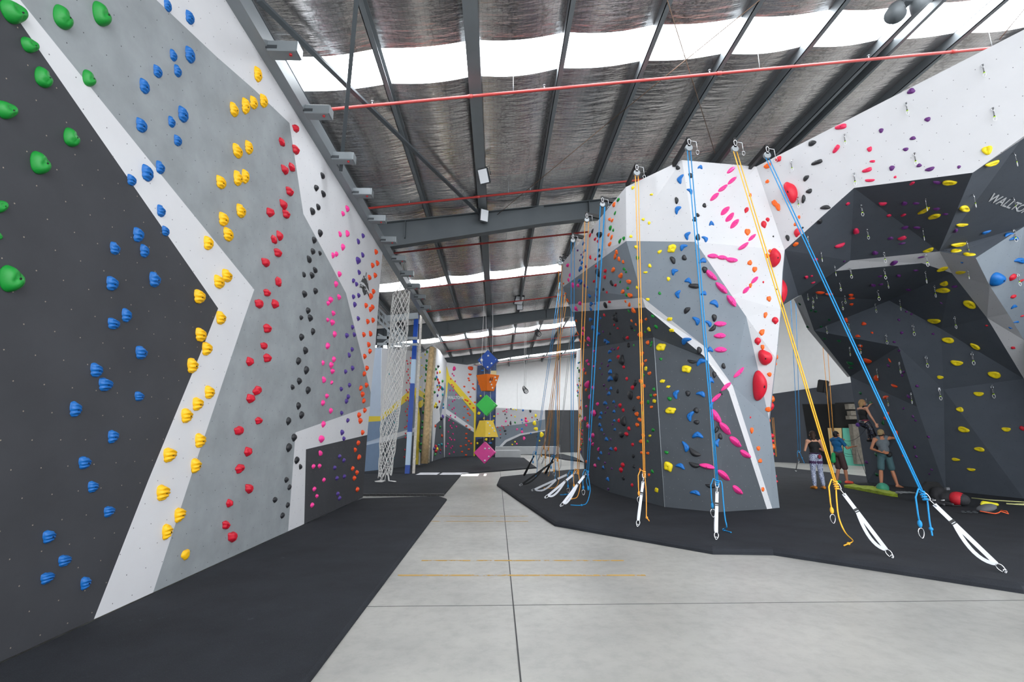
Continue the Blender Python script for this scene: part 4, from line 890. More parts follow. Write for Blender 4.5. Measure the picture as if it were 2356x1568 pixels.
# beam along the head of the tall wall, brackets on it
bm = bmesh.new(); box(bm, (-3.42, 13.4, 7.2), (.2, 26.6, .26))
taged('head_beam', bm, plain('beam_grey', (132, 138, 142), .4, .2, .05, 2), 'long grey steel beam along the head of the tall wall', 'steel beam')
REDP = plain('red_fire_paint', (176, 62, 58), .4, 0, .05); REDDOT = plain('red_plastic', (190, 30, 36), .4)
ys_ = [6.09, 7.44, 8.83, 10.24, 11.6, 12.94, 14.4, 15.8, 17.2, 18.6, 20.2]
def bracket(x, y, z):
    e = empty('wall_bracket', (x, y, z))
    bm = bmesh.new(); box(bm, (x + .2, y, z), (.42, .2, .17)); bmesh.ops.bevel(bm, geom=bm.edges[:], offset=.012, segments=1, affect='EDGES'); mk('housing', bm, plain('bracket_grey', (124, 130, 134), .45, .2), e)
    bm = bmesh.new(); box(bm, (x + .418, y, z), (.012, .19, .16)); mk('end_cap', bm, LSTEEL, e)
    bm = bmesh.new(); tube(bm, [(x + .31, y - .03, z - .083), (x + .31, y - .03, z - .105)], .022, 10); mk('indicator', bm, REDDOT, e)
    bm = bmesh.new(); box(bm, (x + .06, y - .102, z - .03), (.16, .012, .05)); mk('slot', bm, DSTEEL, e)
    return e
b0 = bracket(-3.32, ys_[0], 7.1)
for i, y in enumerate(ys_):
    b = b0 if i == 0 else copy_tree(b0)
    b.location = (-3.32, y, 7.1)
    tag(b, 'grey belay bracket on the head beam of the tall wall, %s' % ('nearest of the row' if i == 0 else 'farthest of the row' if i == len(ys_) - 1 else '%s along from the nearest' % ordinal(i + 1)), 'bracket', 'brackets on the head beam')
# sprinkler pipes
PY = [8.76, 13.0, 16.48, 20.75, 24.75, 28.9, 33.2, 36.7, 41.5, 46.0]
for i, y in enumerate(PY):
    xa, xb = (-3.6, 12.5) if i == 0 else (-4.0, 16)
    off = .5
    e = empty('sprinkler_pipe', (xa, y, roofz(xa) - off), 'red sprinkler pipe under the roof, %s' % ('nearest one, thickest in view' if i == 0 else 'farthest of the row' if i == len(PY) - 1 else '%s from the near end of the hall' % ordinal(i + 1)), 'pipe', 'red sprinkler pipes')
    bm = bmesh.new(); tube(bm, [(xa, y, roofz(xa) - off), (xb, y, roofz(xb) - off)], .032, 10); mk('pipe', bm, REDP, e)
    if i < 7:
        for k in range(4):
            x = -2.6 + 3.55 * k
            bm = bmesh.new(); z = roofz(x) - off; tube(bm, [(x, y, z + .03), (x, y, z + .09)], .014, 8); tube(bm, [(x, y, z + .09), (x, y, z + .1)], .03, 10); mk('sprinkler_head', bm, LSTEEL, e)
        for k in range(3):
            x = -.6 + 5.3 * k; bm = bmesh.new(); z = roofz(x) - off; d = Vector((1, 0, RS)).normalized() * .05
            tube(bm, [Vector((x, y, z)) - d, Vector((x, y, z)) + d], .041, 10); mk('coupling', bm, REDP, e)
            bm = bmesh.new(); tube(bm, [(x + .9, y, roofz(x + .9) - off), (x + .9, y, roofz(x + .9) - .1)], .006, 6); mk('hanger_rod', bm, LSTEEL, e)
# braces between the rafters
def roofpt(px, py, drop=.35): 
    no = Vector((-RS, 0, 1)).normalized(); return onplane(px, py, Vector((0, 0, RZ - drop)), no)
def brace(a, b, w, h, label, m=STEEL, name='roof_brace'):
    bm = bmesh.new(); bar(bm, a, b, w, h); return taged(name, bm, m, label, 'roof brace')
brace(roofpt(596, 0), roofpt(1108, 497), .1, .05, 'flat steel brace running diagonally under the foil towards the first rafter')
brace(roofpt(824, -40), onX(784, 392, -3.3), .07, .05, 'upright steel strut between the roof and the head beam')
def rod(a, b, label): 
    bm = bmesh.new(); tube(bm, [a, b], .009, 6); taged('tie_rod', bm, plain('rusty_rod', (120, 98, 82), .6, .4), label, 'tie rod')
rod(roofpt(1535, 0), roofpt(1645, 352), 'thin tie rod crossing the foil above the pillar'); rod(roofpt(1748, 0), roofpt(1390, 290), 'thin tie rod crossing behind the nearest red pipe')
rod(roofpt(1390, 290), roofpt(1140, 497), 'thin tie rod running down to the first rafter'); rod(roofpt(2356, 22), roofpt(2300, 90), 'short tie rod by the top edge of the arch')
# flood lamps on the wide purlin
def flood(px, py, Y, yaw, tilt, lab, w=.3, h=.42):
    p = onY(px, py, Y); e = empty('flood_lamp', p, lab, 'lamp', 'flood lamps under the roof')
    R = Matrix.Rotation(yaw, 3, 'Z') @ Matrix.Rotation(tilt, 3, 'X')
    bm = bmesh.new(); box(bm, p, (w, .09, h), R); bmesh.ops.bevel(bm, geom=bm.edges[:], offset=.02, segments=2, affect='EDGES'); mk('housing', bm, DSTEEL, e)
    bm = bmesh.new(); box(bm, p + R @ Vector((0, -.048, 0)), (w * .86, .012, h * .86), R); mk('lens', bm, plain('frosted_lamp_glass', (225, 228, 232), .3), e)
    bm = bmesh.new(); top = Vector((p.x, p.y, roofz(p.x) - .1)); q = p + R @ Vector((0, .05, 0))
    tube(bm, [q + R @ Vector((-w / 2 - .02, 0, 0)), q + R @ Vector((-w / 2 - .02, .02, h * .55)), q + R @ Vector((w / 2 + .02, .02, h * .55)), q + R @ Vector((w / 2 + .02, 0, 0))], .01, 6); tube(bm, [q + R @ Vector((0, .02, h * .55)), top], .012, 6); mk('bracket', bm, DSTEEL, e)
    return e
flood(1114, 405, 12.0, -.45, .5, 'square flood lamp hung under the wide purlin, before the first rafter')
flood(1113, 496, 14.2, .5, .15, 'flood lamp fixed to the first rafter')
flood(1194, 690, 25.6, .4, .7, 'pale flood lamp hung before the second rafter, upper of two', .55, .55); flood(1196, 704, 25.9, -.2, .2, 'small flood lamp hung before the second rafter, lower of two', .35, .45)
# pair of big drum lamps by the wide skylight
e = empty('drum_lamp', onZ(2082, 14, 9.45), 'pair of big dark drum lamps hung by the wide skylight', 'lamp'); p = e.location
for dx, dz, ax in ((-.19, -.1, (-.45, -.25, -.9)), (.26, .1, (.6, .2, -.8))):
    bm = bmesh.new(); c = p + Vector((dx, 0, dz)); d = Vector(ax).normalized(); tube(bm, [c - d * .15, c - d * .11, c + d * .14, c + d * .15, c + d * .05], [.06, .12, .165, .17, .14], 18); mk('drum', bm, PSTEEL, e)
bm = bmesh.new(); box(bm, p + Vector((.03, 0, .12)), (.14, .14, .16)); tube(bm, [p + Vector((.03, 0, .2)), (p.x + .03, p.y, roofz(p.x) - .05)], .015, 8); mk('bracket', bm, STEEL, e)
# speaker on a pole in the side hall
p = sw(1893, 888, 1.2); e = empty('speaker', p, 'black loudspeaker on a bracket pole before the white hall wall', 'speaker')
R = Matrix.Rotation(.5, 3, 'Z') @ Matrix.Rotation(.25, 3, 'X')
bm = bmesh.new(); box(bm, p, (.5, .4, .72), R); bmesh.ops.bevel(bm, geom=bm.edges[:], offset=.04, segments=2, affect='EDGES'); mk('cabinet', bm, BLACKP, e)
bm = bmesh.new(); box(bm, p + R @ Vector((0, -.205, 0)), (.42, .02, .64), R); mk('grille', bm, plain('grille_cloth', (34, 35, 37), .9), e)
bm = bmesh.new(); q = sw(1905, 930, .5); tube(bm, [p + Vector((.25, .2, -.1)), q + Vector((.1, 0, .2)), Vector((q.x + .1, q.y, .05))], .06, 8); mk('pole', bm, BLACKP, e)
# dark lattice stair behind the tall wall
e = empty('lattice_frame', (-6.2, 20, 4), 'grey steel lattice frame high up behind the cargo net', 'steel frame')
bm = bmesh.new()
for k in range(7): bar(bm, onY(872 + 9 * k, 715 + 9 * k, 19.5), onY(872 + 9 * k + 2, 745 + 10 * k, 19.5), .04, .04)
for dy in (0, 14, 28): bar(bm, onY(868, 706 + dy, 19.5), onY(932, 770 + dy, 19.5), .05, .08)
mk('lattice', bm, LSTEEL, e)
bm = bmesh.new(); bar(bm, onY(870, 768, 20), onY(935, 800, 20), .05, .06); bar(bm, onY(870, 800, 20.1), onY(920, 757, 20.1), .05, .06); bar(bm, onY(868, 776, 20), onY(960, 778, 20), .08, .12); bar(bm, onY(868, 791, 20), onY(960, 792, 20), .08, .1); bar(bm, onY(893, 757, 20), onY(893, 800, 20), .08, .08); mk('frame', bm, LSTEEL, e)
bm = bmesh.new(); bar(bm, onY(885, 733, 21.6), onY(962, 726, 21.6), .12, .28); taged('cross_beam', bm, LSTEEL, 'pale cross beam behind the cargo net, meeting the blue post', 'steel beam')
# climbing post in blue and pale blue segments
pa, pb = onZ(937, 1092, .05), onY(958.5, 724, 21.8); pa = onY(937, 1092, 21.3); pa.z = .05
e = empty('climbing_post', pa, 'tall square post in blue and pale blue bands beside the cargo net', 'climbing post')
BL, PB_ = plain('post_blue', (12, 74, 172), .4), plain('post_pale_blue', (196, 220, 244), .4)
for t0, t1, m in ((0, .05, BL), (.05, .245, PB_), (.245, .545, BL), (.545, .70, PB_), (.70, 1.0, BL)):
    bm = bmesh.new(); bar(bm, pa.lerp(pb, t0), pa.lerp(pb, t1), .19, .19, (0, 1, 0)); mk('band', bm, m, e)
d_ = Vector((.17, .1, 0)); bm = bmesh.new(); bar(bm, pa + d_ * 1.15 + Vector((.05, 0, 0)), pb + d_ * 1.15, .1, .12, (0, 1, 0)); mk('slotted_edge', bm, plain('pale_wood_edge', (222, 214, 202), .6, 0, .2, 12), e)
# cargo net
NETM = plain('white_rope', (226, 224, 222), .8, 0, .06, 20)
fc = onZ(889, 1108, .05); Yn = fc.y
e = empty('cargo_net', fc, 'white knotted rope cargo net hanging from the roof steel to the mat', 'cargo net')
path = [onY(x, y, Yn) for x, y in ((924, 668), (921, 700), (918, 760), (912, 830), (904, 900), (897, 960), (893, 1010), (889, 1060), (886, 1096))]
zs = [p.z for p in path]
def netc(z):
    for p, q in zip(path, path[1:]):
        if p.z >= z >= q.z: return p.lerp(q, (p.z - z) / max(1e-6, p.z - q.z))
    return path[-1] if z < path[-1].z else path[0]
bm = bmesh.new(); NC, NR = 12, 36; ztop, zbot = zs[0] - .1, .25; rn = random.Random(3); grid = []
for j in range(NR + 1):
    z = ztop + (zbot - ztop) * j / NR; c = netc(z); rx = .33 - .1 * max(0, (j - 24) / 12); row = []
    for i in range(NC):
        a = 2 * pi * (i + .5 * (j % 2)) / NC; row.append(Vector((c.x + rx * cos(a) + rn.uniform(-.02, .02), c.y + .22 * sin(a), z + rn.uniform(-.03, .03) + .05 * cos(a))))
    grid.append(row)
for j in range(NR):
    for i in range(NC):
        k = (i if j % 2 == 0 else (i + 1) % NC)
        if j % 2 == 0 : tube(bm, [grid[j][i], grid[j + 1][i]], .0105, 5, caps=False); tube(bm, [grid[j][i], grid[j + 1][(i - 1) % NC]], .0105, 5, caps=False)
        else: tube(bm, [grid[j][i], grid[j + 1][i]], .0105, 5, caps=False); tube(bm, [grid[j][i], grid[j + 1][(i + 1) % NC]], .0105, 5, caps=False)
mk('net', bm, NETM, e)
bm = bmesh.new(); tp = netc(ztop)
for i in range(0, NC, 2): tube(bm, [grid[0][i], Vector((tp.x - .2 + .1 * i * .5, Yn, ztop + .4)), Vector((tp.x, Yn, roofz(tp.x) - .25))], .011, 5)
mk('hanging_rope', bm, NETM, e)
bm = bmesh.new()
for k in range(5):
    a0 = rn.uniform(0, 6.28); pts = [fc + Vector((.1 * cos(a0), .08 * sin(a0), .3)), fc + Vector((.22 * cos(a0), .15 * sin(a0), .05)), fc + Vector((.42 * cos(a0 + .4), .2 * sin(a0 + .4), .02)), fc + Vector((.3 * cos(a0 + 1.1), .22 * sin(a0 + 1.1), .02)), fc + Vector((.12 * cos(a0 + .9), .1, .03))]
    tube(bm, pts, .013, 6)
mk('loose_tail', bm, NETM, e)
# ---- lettering
def text_mesh(s, size=1.0, shear=0.0, bold=.02):
    cu = bpy.data.curves.new('lettering', 'FONT'); cu.body = s; cu.size = size; cu.extrude = .0008; cu.shear = shear; cu.align_x = 'LEFT'; cu.offset = bold
    ob = bpy.data.objects.new('lettering', cu); COL.objects.link(ob); dg = bpy.context.evaluated_depsgraph_get()
    me = bpy.data.meshes.new_from_object(ob.evaluated_get(dg)); bpy.data.objects.remove(ob); bpy.data.curves.remove(cu); return me
def letter(parent, s, p0, p1, up, size, m, name='lettering', shear=0.0, off=.005):
    """text whose baseline runs from p0 to p1 on a surface; up: surface up direction; letters fitted to that length and height"""
    me = text_mesh(s, 1.0, shear); xs = [v.co.x for v in me.vertices]; ysz = [v.co.y for v in me.vertices]; x0, x1, y0, y1 = min(xs), max(xs), min(ysz), max(ysz)
    ux = (p1 - p0); Lh = ux.length; ux.normalize(); n = ux.cross(up).normalized(); uy = n.cross(ux)
    if n.dot(CAM - p0) < 0: n = -n
    k = Lh / (x1 - x0); h = size / (y1 - y0)
    upn = up.normalized()
    for v in me.vertices: v.co = p0 + ux * (v.co.x - x0) * k + upn * (v.co.y - y0) * h + n * (off + v.co.z) - parent.location
    me.materials.append(m); o = link(name, me, parent); return o
def wall_of(i): return WALLS[i][0]
PALE = plain('pale_lettering', (214, 216, 220), .6)
a, b, c = seat(1030, 917.5)[0], seat(1067, 918)[0], seat(1030, 910)[0]; letter(wall_of(8), 'WALLTOPIA', a, b, (c - a), (c - a).length, PALE)
nn = pn_; s0 = AV['E1']; a = onplane(2268, 461, s0, nn); b = onplane(2372, 497, s0, nn); c = onplane(2287, 443, s0, nn); letter(wall_of(2), 'WALLTOPIA', a, b, (c - a), (c - a).length, plain('grey_lettering', (214, 217, 221), .6))
# mountain mark on the tall wall
K_ = plain('black_wall_paint', (28, 28, 31), .6)
def lp(zx, zy): return onX(790 + zx / 13.067, 600 + zy / 13.067, LX + .006)
e0 = wall_of(0); bm = bmesh.new()
def poly(bm, pts):
    vs = [bm.verts.new(lp(*p)) for p in pts]; f = bm.faces.new(vs); bmesh.ops.triangulate(bm, faces=[f])
poly(bm, [(530, 615), (585, 515), (610, 550), (635, 490), (660, 540), (690, 545), (715, 600), (725, 670), (745, 690), (760, 800), (770, 930), (720, 830), (690, 760), (620, 660)])
poly(bm, [(560, 810), (640, 850), (690, 890), (700, 990), (640, 1000), (625, 1040), (600, 930)]); poly(bm, [(690, 890), (735, 1000), (780, 1100), (785, 1060), (720, 900), (695, 850)])
poly(bm, [(485, 630), (530, 630), (530, 640), (487, 645)]); poly(bm, [(475, 775), (480, 790), (560, 815), (640, 855), (635, 835), (560, 790)])
for q in (((585, 515), (610, 435), (625, 440), (600, 520)), ((640, 490), (690, 345), (696, 350), (655, 500)), ((690, 345), (700, 345), (712, 560), (704, 560)), ((610, 435), (620, 435), (640, 500), (632, 505)), ((760, 800), (775, 880), (800, 970), (790, 975), (765, 900)), ((735, 580), (742, 580), (750, 690), (740, 690))): poly(bm, q)
mk('mountain_mark', bm, K_, e0)
letter(e0, 'CLIMB', lp(495, 760), lp(678, 862), lp(500, 650) - lp(495, 760), (lp(500, 665) - lp(495, 752)).length, K_, off=.005)
letter(e0, 'FIT', lp(700, 930), lp(775, 1045), lp(705, 810) - lp(700, 930), (lp(705, 830) - lp(700, 925)).length, plain('white_lettering', (230, 230, 230), .6), off=.018)
# ---- hanging volumes
Yv = 25.6
def vloc(px, py): return onY(px, py, Yv)
VM = dict(blue=(16, 70, 158), orange=(246, 122, 26), green=(56, 196, 78), yellow=(244, 206, 70), pink=(238, 72, 160))
def volume(col, px, py, shape, dots, lab):
    c = vloc(px, py); e = empty('hanging_volume', c, lab, 'climbing volume', 'hanging volumes'); m = plain('volume_' + col, VM[col], .5, 0, .04)
    u = Vector((1, 0, 0)); bm = bmesh.new()
    if shape == 'cube':
        R = Matrix.Rotation(-.12, 3, 'Z') @ Matrix.Rotation(pi / 4, 3, 'Y'); box(bm, c, (.79, .5, .79), R); bmesh.ops.bevel(bm, geom=bm.edges[:], offset=.012, segments=1, affect='EDGES'); front = lambda x, z: c + Vector((x, -.26, z))
    else:
        top, bot = (.62, .34) if shape == 'down' else (.36, .64); zt, zb = .43, -.42
        v = [bm.verts.new(c + Vector((r * sx, r * sy, z))) for z, r in ((zt, top), (zb, bot)) for sx, sy in ((1, 0), (0, 1), (-1, 0), (-.04, -1))]
        for k in range(4): bm.faces.new((v[k], v[(k + 1) % 4], v[4 + (k + 1) % 4], v[4 + k]))
        bm.faces.new(v[:4]); bm.faces.new(v[4:][::-1])
        bmesh.ops.recalc_face_normals(bm, faces=bm.faces)
        def front(x, z):
            t = (z - zb) / (zt - zb); r = bot + (top - bot) * t; return c + Vector((x, -(r - abs(x)) - .01, z))
    mk('body', bm, m, e)
    for zx, zy in dots:
        q = vloc(820 + zx / 4.3556, 840 + zy / 4.3556) - c; p = front(q.x, q.z); bm = bmesh.new(); ball(bm, p, (.05, .045, .05), 10, 6); mk('hold', bm, WHITEP, e)
    return e
vb_ = volume('blue', 1123.5, 829.5, 'cube', [(1322, -88), (1395, -50), (1355, -12), (1316, 24)], 'blue cube volume on its corner, topmost of the hanging stack')
vo_ = volume('orange', 1122, 881, 'down', [(1390, 125), (1400, 152), (1342, 172), (1354, 198), (1364, 228)], 'orange tapered volume with black lettering, under the blue cube')
volume('green', 1120, 932, 'cube', [(1383, 400)], 'green cube volume on its corner, middle of the hanging stack')
volume('yellow', 1118.5, 986, 'up', [(1318, 578), (1338, 604), (1363, 630), (1382, 658), (1332, 684)], 'yellow tapered volume, under the green cube')
volume('pink', 1116, 1040.5, 'cube', [(1290, 833), (1330, 832), (1370, 873), (1328, 912), (1288, 952)], 'pink cube volume on its corner, lowest of the hanging stack')
a = vloc(1123, 878) + Vector((0, -.56, 0)); bdir = Vector((.56, .56, 0)).normalized(); letter(vo_, 'AR', a + bdir * .06, a + bdir * .34, Vector((0, 0, 1)), .2, BLACKP, shear=.35, off=.03)
for k, (px0, py0, px1, py1, lab) in enumerate(((1114, 650, 1108, 828, 'long white cord from the pipe to the blue cube'), (1117, 775, 1118, 806, 'short white cord above the blue cube'), (1133, 775, 1133, 812, 'white cord beside the blue cube top'), (1114.5, 846, 1113.5, 1016, 'cord threading the hanging stack on its near side'), (1129, 846, 1127, 1020, 'cord threading the hanging stack on its far side'))):
    bm = bmesh.new(); a, b = onY(px0, py0, Yv + (-.45 if k == 0 else .05)), onY(px1, py1, Yv + (-.45 if k == 0 else .05)); 
    if k < 3: a.z = roofz(a.x) - .2
    tube(bm, [a, a.lerp(b, .5) + Vector((.01, 0, 0)), b], .013, 6)
    if k == 0: ball(bm, b, (.07, .06, .09), 8, 6); tube(bm, [b, b + Vector((.05, 0, -.3))], .016, 6)
    mk('suspension_rope', bm, NETM, vb_)
# carabiner cluster hanging in the middle distance
for px, py0, py1, Y, lab in ((1209, 838, 893, 33, 'steel clip cluster hanging on thin cords before the white rear wall'), (1238, 745, 760, 28.5, 'steel clip cluster hanging just under the third skylight')):
    a, b = onY(px, py0, Y), onY(px - 1, py1, Y); e = empty('hanging_clip', a, lab, 'hanging clip')
    bm = bmesh.new(); 
    for s_ in (-.05, .05): tube(bm, [Vector((a.x + s_, Y, roofz(a.x) - .1)), b + Vector((s_, 0, .1))], .012, 5)
    mk('cord', bm, NETM, e)
    bm = bmesh.new()
    for k in range(4): tube(bm, [b + Vector((.12 * cos(t) * (.7 + .2 * k) + .05 * k - .08, .05 * k, .16 * sin(t) - .06 * k)) for t in [2 * pi * q / 12 for q in range(12)]], .025, 6, closed=True)
    mk('carabiner', bm, DSTEEL, e)
# ================================================================ quickdraws, ropes, straps
LIME = plain('lime_rubber', (170, 214, 40), .5); SLING = plain('black_webbing', (26, 26, 28), .8); DASH = plain('pale_webbing_dash', (205, 206, 208), .8)
def d_ring(bm, c, hw, hh, r, ax=Vector((1, 0, 0)), up=Vector((0, 0, 1)), n=14, seg=6):
    tube(bm, [c + ax * hw * cos(t) * (1 + .25 * sin(t)) + up * hh * sin(t) for t in [2 * pi * k / n for k in range(n)]], r, seg, closed=True)
def make_draw():
    e = empty('quickdraw', (0, 0, 0))
    bm = bmesh.new(); box(bm, (0, .0, .0), (.12, .02, .16)); tube(bm, [(0, -.01, .02), (0, .06, .02)], .03, 8); mk('hanger', bm, CHROME, e)
    bm = bmesh.new(); d_ring(bm, Vector((0, .05, -.13)), .07, .14, .016); mk('upper_carabiner', bm, CHROME, e)
    bm = bmesh.new(); box(bm, (0, .05, -.44), (.075, .03, .38)); s_ = mk('sling', bm, SLING, e)
    bm = bmesh.new()
    for z in (-.32, -.42, -.52): box(bm, (0, .05, z), (.079, .034, .035))
    mk('stitching', bm, DASH, s_)
    bm = bmesh.new(); box(bm, (0, .05, -.665), (.13, .05, .09)); bmesh.ops.bevel(bm, geom=bm.edges[:], offset=.02, segments=1, affect='EDGES'); mk('rubber_keeper', bm, LIME, e)
    bm = bmesh.new(); d_ring(bm, Vector((0, .05, -.85)), .085, .15, .016); mk('lower_carabiner', bm, WHITEP, e)
    return e
DRAWS = []
def draws(frame, data):
    ox, oy, s = FR[frame]
    for t in data.split(';'):
        x0, y0, x1, y1 = [float(v) for v in t.split()]; x0, x1 = x0 / s + ox, x1 / s + ox; y0, y1 = y0 / s + oy, y1 / s + oy
        q = seat(x0, y0)
        if q is None: continue
        loc, no, wall, dist, paint = q
        e = make_draw() if not DRAWS else copy_tree(DRAWS[0][0])
        L_ = (y1 - y0) * depth(loc) / F_ * 1.02
        e.location = loc + no * .012; hz = Vector((no.x, no.y, 0))
        e.rotation_euler = (0, 0, (atan2(hz.y, hz.x) - pi / 2) if hz.length > .1 else random.uniform(-.5, .5)); e.scale = (L_,) * 3
        DRAWS.append((e, wall, paint, loc))
draws('a', '2062 312 2088 405;2135 622 2152 722;1513 585 1528 675;1070 810 1082 890;690 1000 697 1080;737 1260 738 1340;1140 1090 1150 1180;1573 945 1590 1035;2280 940 2300 1040;1187 1310 1200 1395;1230 1485 1240 1560;1655 1265 1672 1355;1985 1238 2000 1335;2275 1260 2293 1350;1635 1480 1652 1565')
draws('b', '798 130 805 213;895 245 903 318;993 345 1005 420;1108 362 1118 437;1350 248 1360 325;1355 365 1368 440;1380 445 1388 505;1650 265 1663 352;1652 385 1663 470;1940 172 1958 260;2283 95 2300 182;1960 375 1970 440;2305 405 2325 492;1718 487 1732 572;1037 455 1047 525;1308 518 1320 592;1285 615 1292 682;1470 590 1483 665;1047 598 1052 662;1070 560 1075 615;835 595 838 652;868 540 870 580;843 560 848 610;805 545 808 590;935 775 942 832;1098 755 1105 820;1368 840 1377 908;1562 770 1573 848;1862 712 1873 795;1183 910 1190 975;1108 930 1112 990;1305 1085 1313 1148;1467 1040 1474 1115;1655 995 1665 1073;1985 968 1997 1055;1550 1260 1560 1332;1748 1225 1760 1305;2130 1205 2142 1293;1380 1285 1385 1350;1228 1300 1233 1345')
G_ = {}
for d_ in DRAWS:
    i = WIDX[d_[1].name]; pp = PAINT.get(d_[2], 'painted'); place = "arch's white face" if i == 2 and pp == 'white' else "arch's dark underside" if i == 2 and pp == 'dark' else "arch's grey leg" if i == 2 else 'dark cave wall' if i == 3 else 'pillar'
    G_.setdefault(place, []).append(d_)
for place, L_ in G_.items():
    L_.sort(key=lambda t: -t[3].z); n = len(L_)
    for k, d_ in enumerate(L_):
        tag(d_[0], 'lime and black quickdraw hanging on the %s, %s' % (place, 'topmost of them' if k == 0 else 'lowest of them' if k == n - 1 else '%s from the top' % ordinal(k + 1) if k < (n + 1) / 2 else '%s from the bottom' % ordinal(n - k)), 'quickdraw', 'quickdraws on the ' + place)
# ---- ropes
def cr(P, n=5):
    P = [Vector(p) for p in P]; Q = [P[0]] + P + [P[-1]]; out = []
    for i in range(1, len(Q) - 2):
        a, b, c, d = Q[i - 1:i + 3]
        for k in range(n):
            t = k / n; out.append(.5 * (2 * b + (c - a) * t + (2 * a - 5 * b + 4 * c - d) * t * t + (3 * b - a - 3 * c + d) * t ** 3))
    return out + [P[-1]]
ROPE = dict(blue=plain('blue_rope', (24, 138, 200), .7, 0, .12, 90), orange=plain('orange_rope', (240, 164, 62), .7, 0, .12, 90), grey=plain('grey_rope', (130, 132, 134), .7, 0, .1, 90), yellow=plain('yellow_rope', (250, 182, 52), .7, 0, .12, 90), dark=plain('dark_rope', (52, 56, 60), .7), pale=plain('pale_yellow_rope', (206, 206, 140), .7, 0, .2, 90))
WEB = plain('white_webbing', (218, 220, 226), .7, 0, .04, 30)
def rope_set(col, top, low, tail, label, r=.0085, gap=.06, knot=True, wall_n=None):
    e = empty('top_rope', low, label, 'rope', 'top ropes'); m = ROPE[col]
    side = (top - low).cross(Vector((0, 1, 0))); side = side.normalized() if side.length > .01 else Vector((1, 0, 0))
    for s_ in (-1, 1):
        bm = bmesh.new(); a, b = top + side * s_ * gap / 2, low + side * s_ * gap * .2
        tube(bm, [a, a.lerp(b, .33), a.lerp(b, .66), b], r, 6); mk('strand', bm, m, e)
    dn = (low - top).normalized()
    if knot:
        bm = bmesh.new(); c = low + dn * .04
        for k in range(4): tube(bm, [c + dn * (.03 * k - .05) + side * .022 * cos(t) + dn.cross(side) * .022 * sin(t) for t in [2 * pi * q / 10 for q in range(10)]], r * 1.25, 6, closed=True)
        mk('knot', bm, m, e)
        bm = bmesh.new(); f = Vector((.0, -.03, 0)); tube(bm, [low + f, low + f + Vector((-.07, 0, .05)), low + f + Vector((-.12, 0, -.05)), low + f + Vector((-.125, 0, -.25)), low + f + Vector((-.12, 0, -.36))], r, 6); ball(bm, low + f + Vector((-.12, 0, -.36)), (r * 2.6, r * 2.6, r * 5), 8, 6); mk('tie_in_loop', bm, m, e)
        bm = bmesh.new(); d_ring(bm, low + f + Vector((-.12, 0, -.47)), .035, .06, .006); mk('carabiner', bm, CHROME, e)
    if tail:
        bm = bmesh.new(); tube(bm, cr(tail), r, 6); ball(bm, tail[-2], r * 2.4, 8, 6); mk('tail', bm, m, e)
    return e
def strap_set(low, foot, label, sag=.10, w=.045, dark=False):
    e = empty('floor_strap', foot, label, 'strap', 'floor anchor straps'); d = (foot - low); L_ = d.length; dn = d.normalized(); side = dn.cross(Vector((0, 1, 0))) if abs(dn.y) < .9 else Vector((1, 0, 0))
    side = (CAM - low).cross(dn).normalized()
    m = SLING if dark else WEB
    bm = bmesh.new(); k = min(.16, L_ * .2)
    for j in range(2): d_ring(bm, low + dn * (.05 + .085 * j), .026, .055, .006, side if j == 0 else side.cross(dn), -dn)
    mk('upper_carabiner', bm, CHROME, e)
    a, b = low + dn * k, foot - dn * .1
    bm = bmesh.new(); ribbon(bm, [a.lerp(b, t / 8) for t in range(9)], w, .004, side); mk('webbing', bm, m, e)
    s0 = a.lerp(b, .33); pts = [s0.lerp(b, t / 10) + Vector((0, 0, -sag * 4 * (t / 10) * (1 - t / 10))) + Vector((-1, 0, 0)) * .28 * sag * 4 * (t / 10) * (1 - t / 10) for t in range(11)]
    for p in pts: p.z = max(p.z, .1)
    bm = bmesh.new(); ribbon(bm, pts, w * .85, .004, side); mk('loop_strand', bm, m, e)
    bm = bmesh.new(); c = a.lerp(b, .3); R = frame_of(dn, side.cross(dn)); box(bm, c, (w * 1.25, .012, .03), R); box(bm, c + dn * .03, (w * 1.25, .012, .012), R); mk('buckle', bm, BLACKP, e)
    bm = bmesh.new(); d_ring(bm, foot - dn * .05, .028, .05, .007, side, -dn); d_ring(bm, foot + Vector((0, 0, .012)), .02, .02, .006); mk('floor_carabiner', bm, CHROME, e)
    return e
def pulley(p, inward, label, side=1):
    """black plate bracket reaching out over the wall head, clear wheel hung on it, a steel hook beside"""
    e = empty('rope_pulley', p, label, 'pulley', 'rope pulleys on the wall head'); iw = Vector(inward).normalized()
    bm = bmesh.new(); bar(bm, p + Vector((0, 0, .16)), p + iw * .75 + Vector((0, 0, .12)), .06, .1); box(bm, p + Vector((0, 0, .12)), (.05, .06, .2)); mk('bracket', bm, BLACKP, e)
    bm = bmesh.new(); ax = Vector((0, 1, 0)); tube(bm, [p - ax * .03, p - ax * .02, p, p + ax * .02, p + ax * .03], [.06, .07, .055, .07, .06], 14); mk('wheel', bm, LSTEEL, e)
    bm = bmesh.new(); d_ring(bm, p + Vector((0, -.04, .1)), .025, .06, .008); mk('shackle', bm, CHROME, e)
    bm = bmesh.new(); q = p + Vector((.14 * side, -.02, .12)); tube(bm, [p + Vector((0, -.02, .14)), q, q + Vector((.01 * side, 0, -.16))], .006, 6); d_ring(bm, q + Vector((.01 * side, 0, -.22)), .026, .045, .005); mk('spare_hook', bm, CHROME, e)
    return e
Vf = lambda x, y, z=.095: onZ(x, y, z)
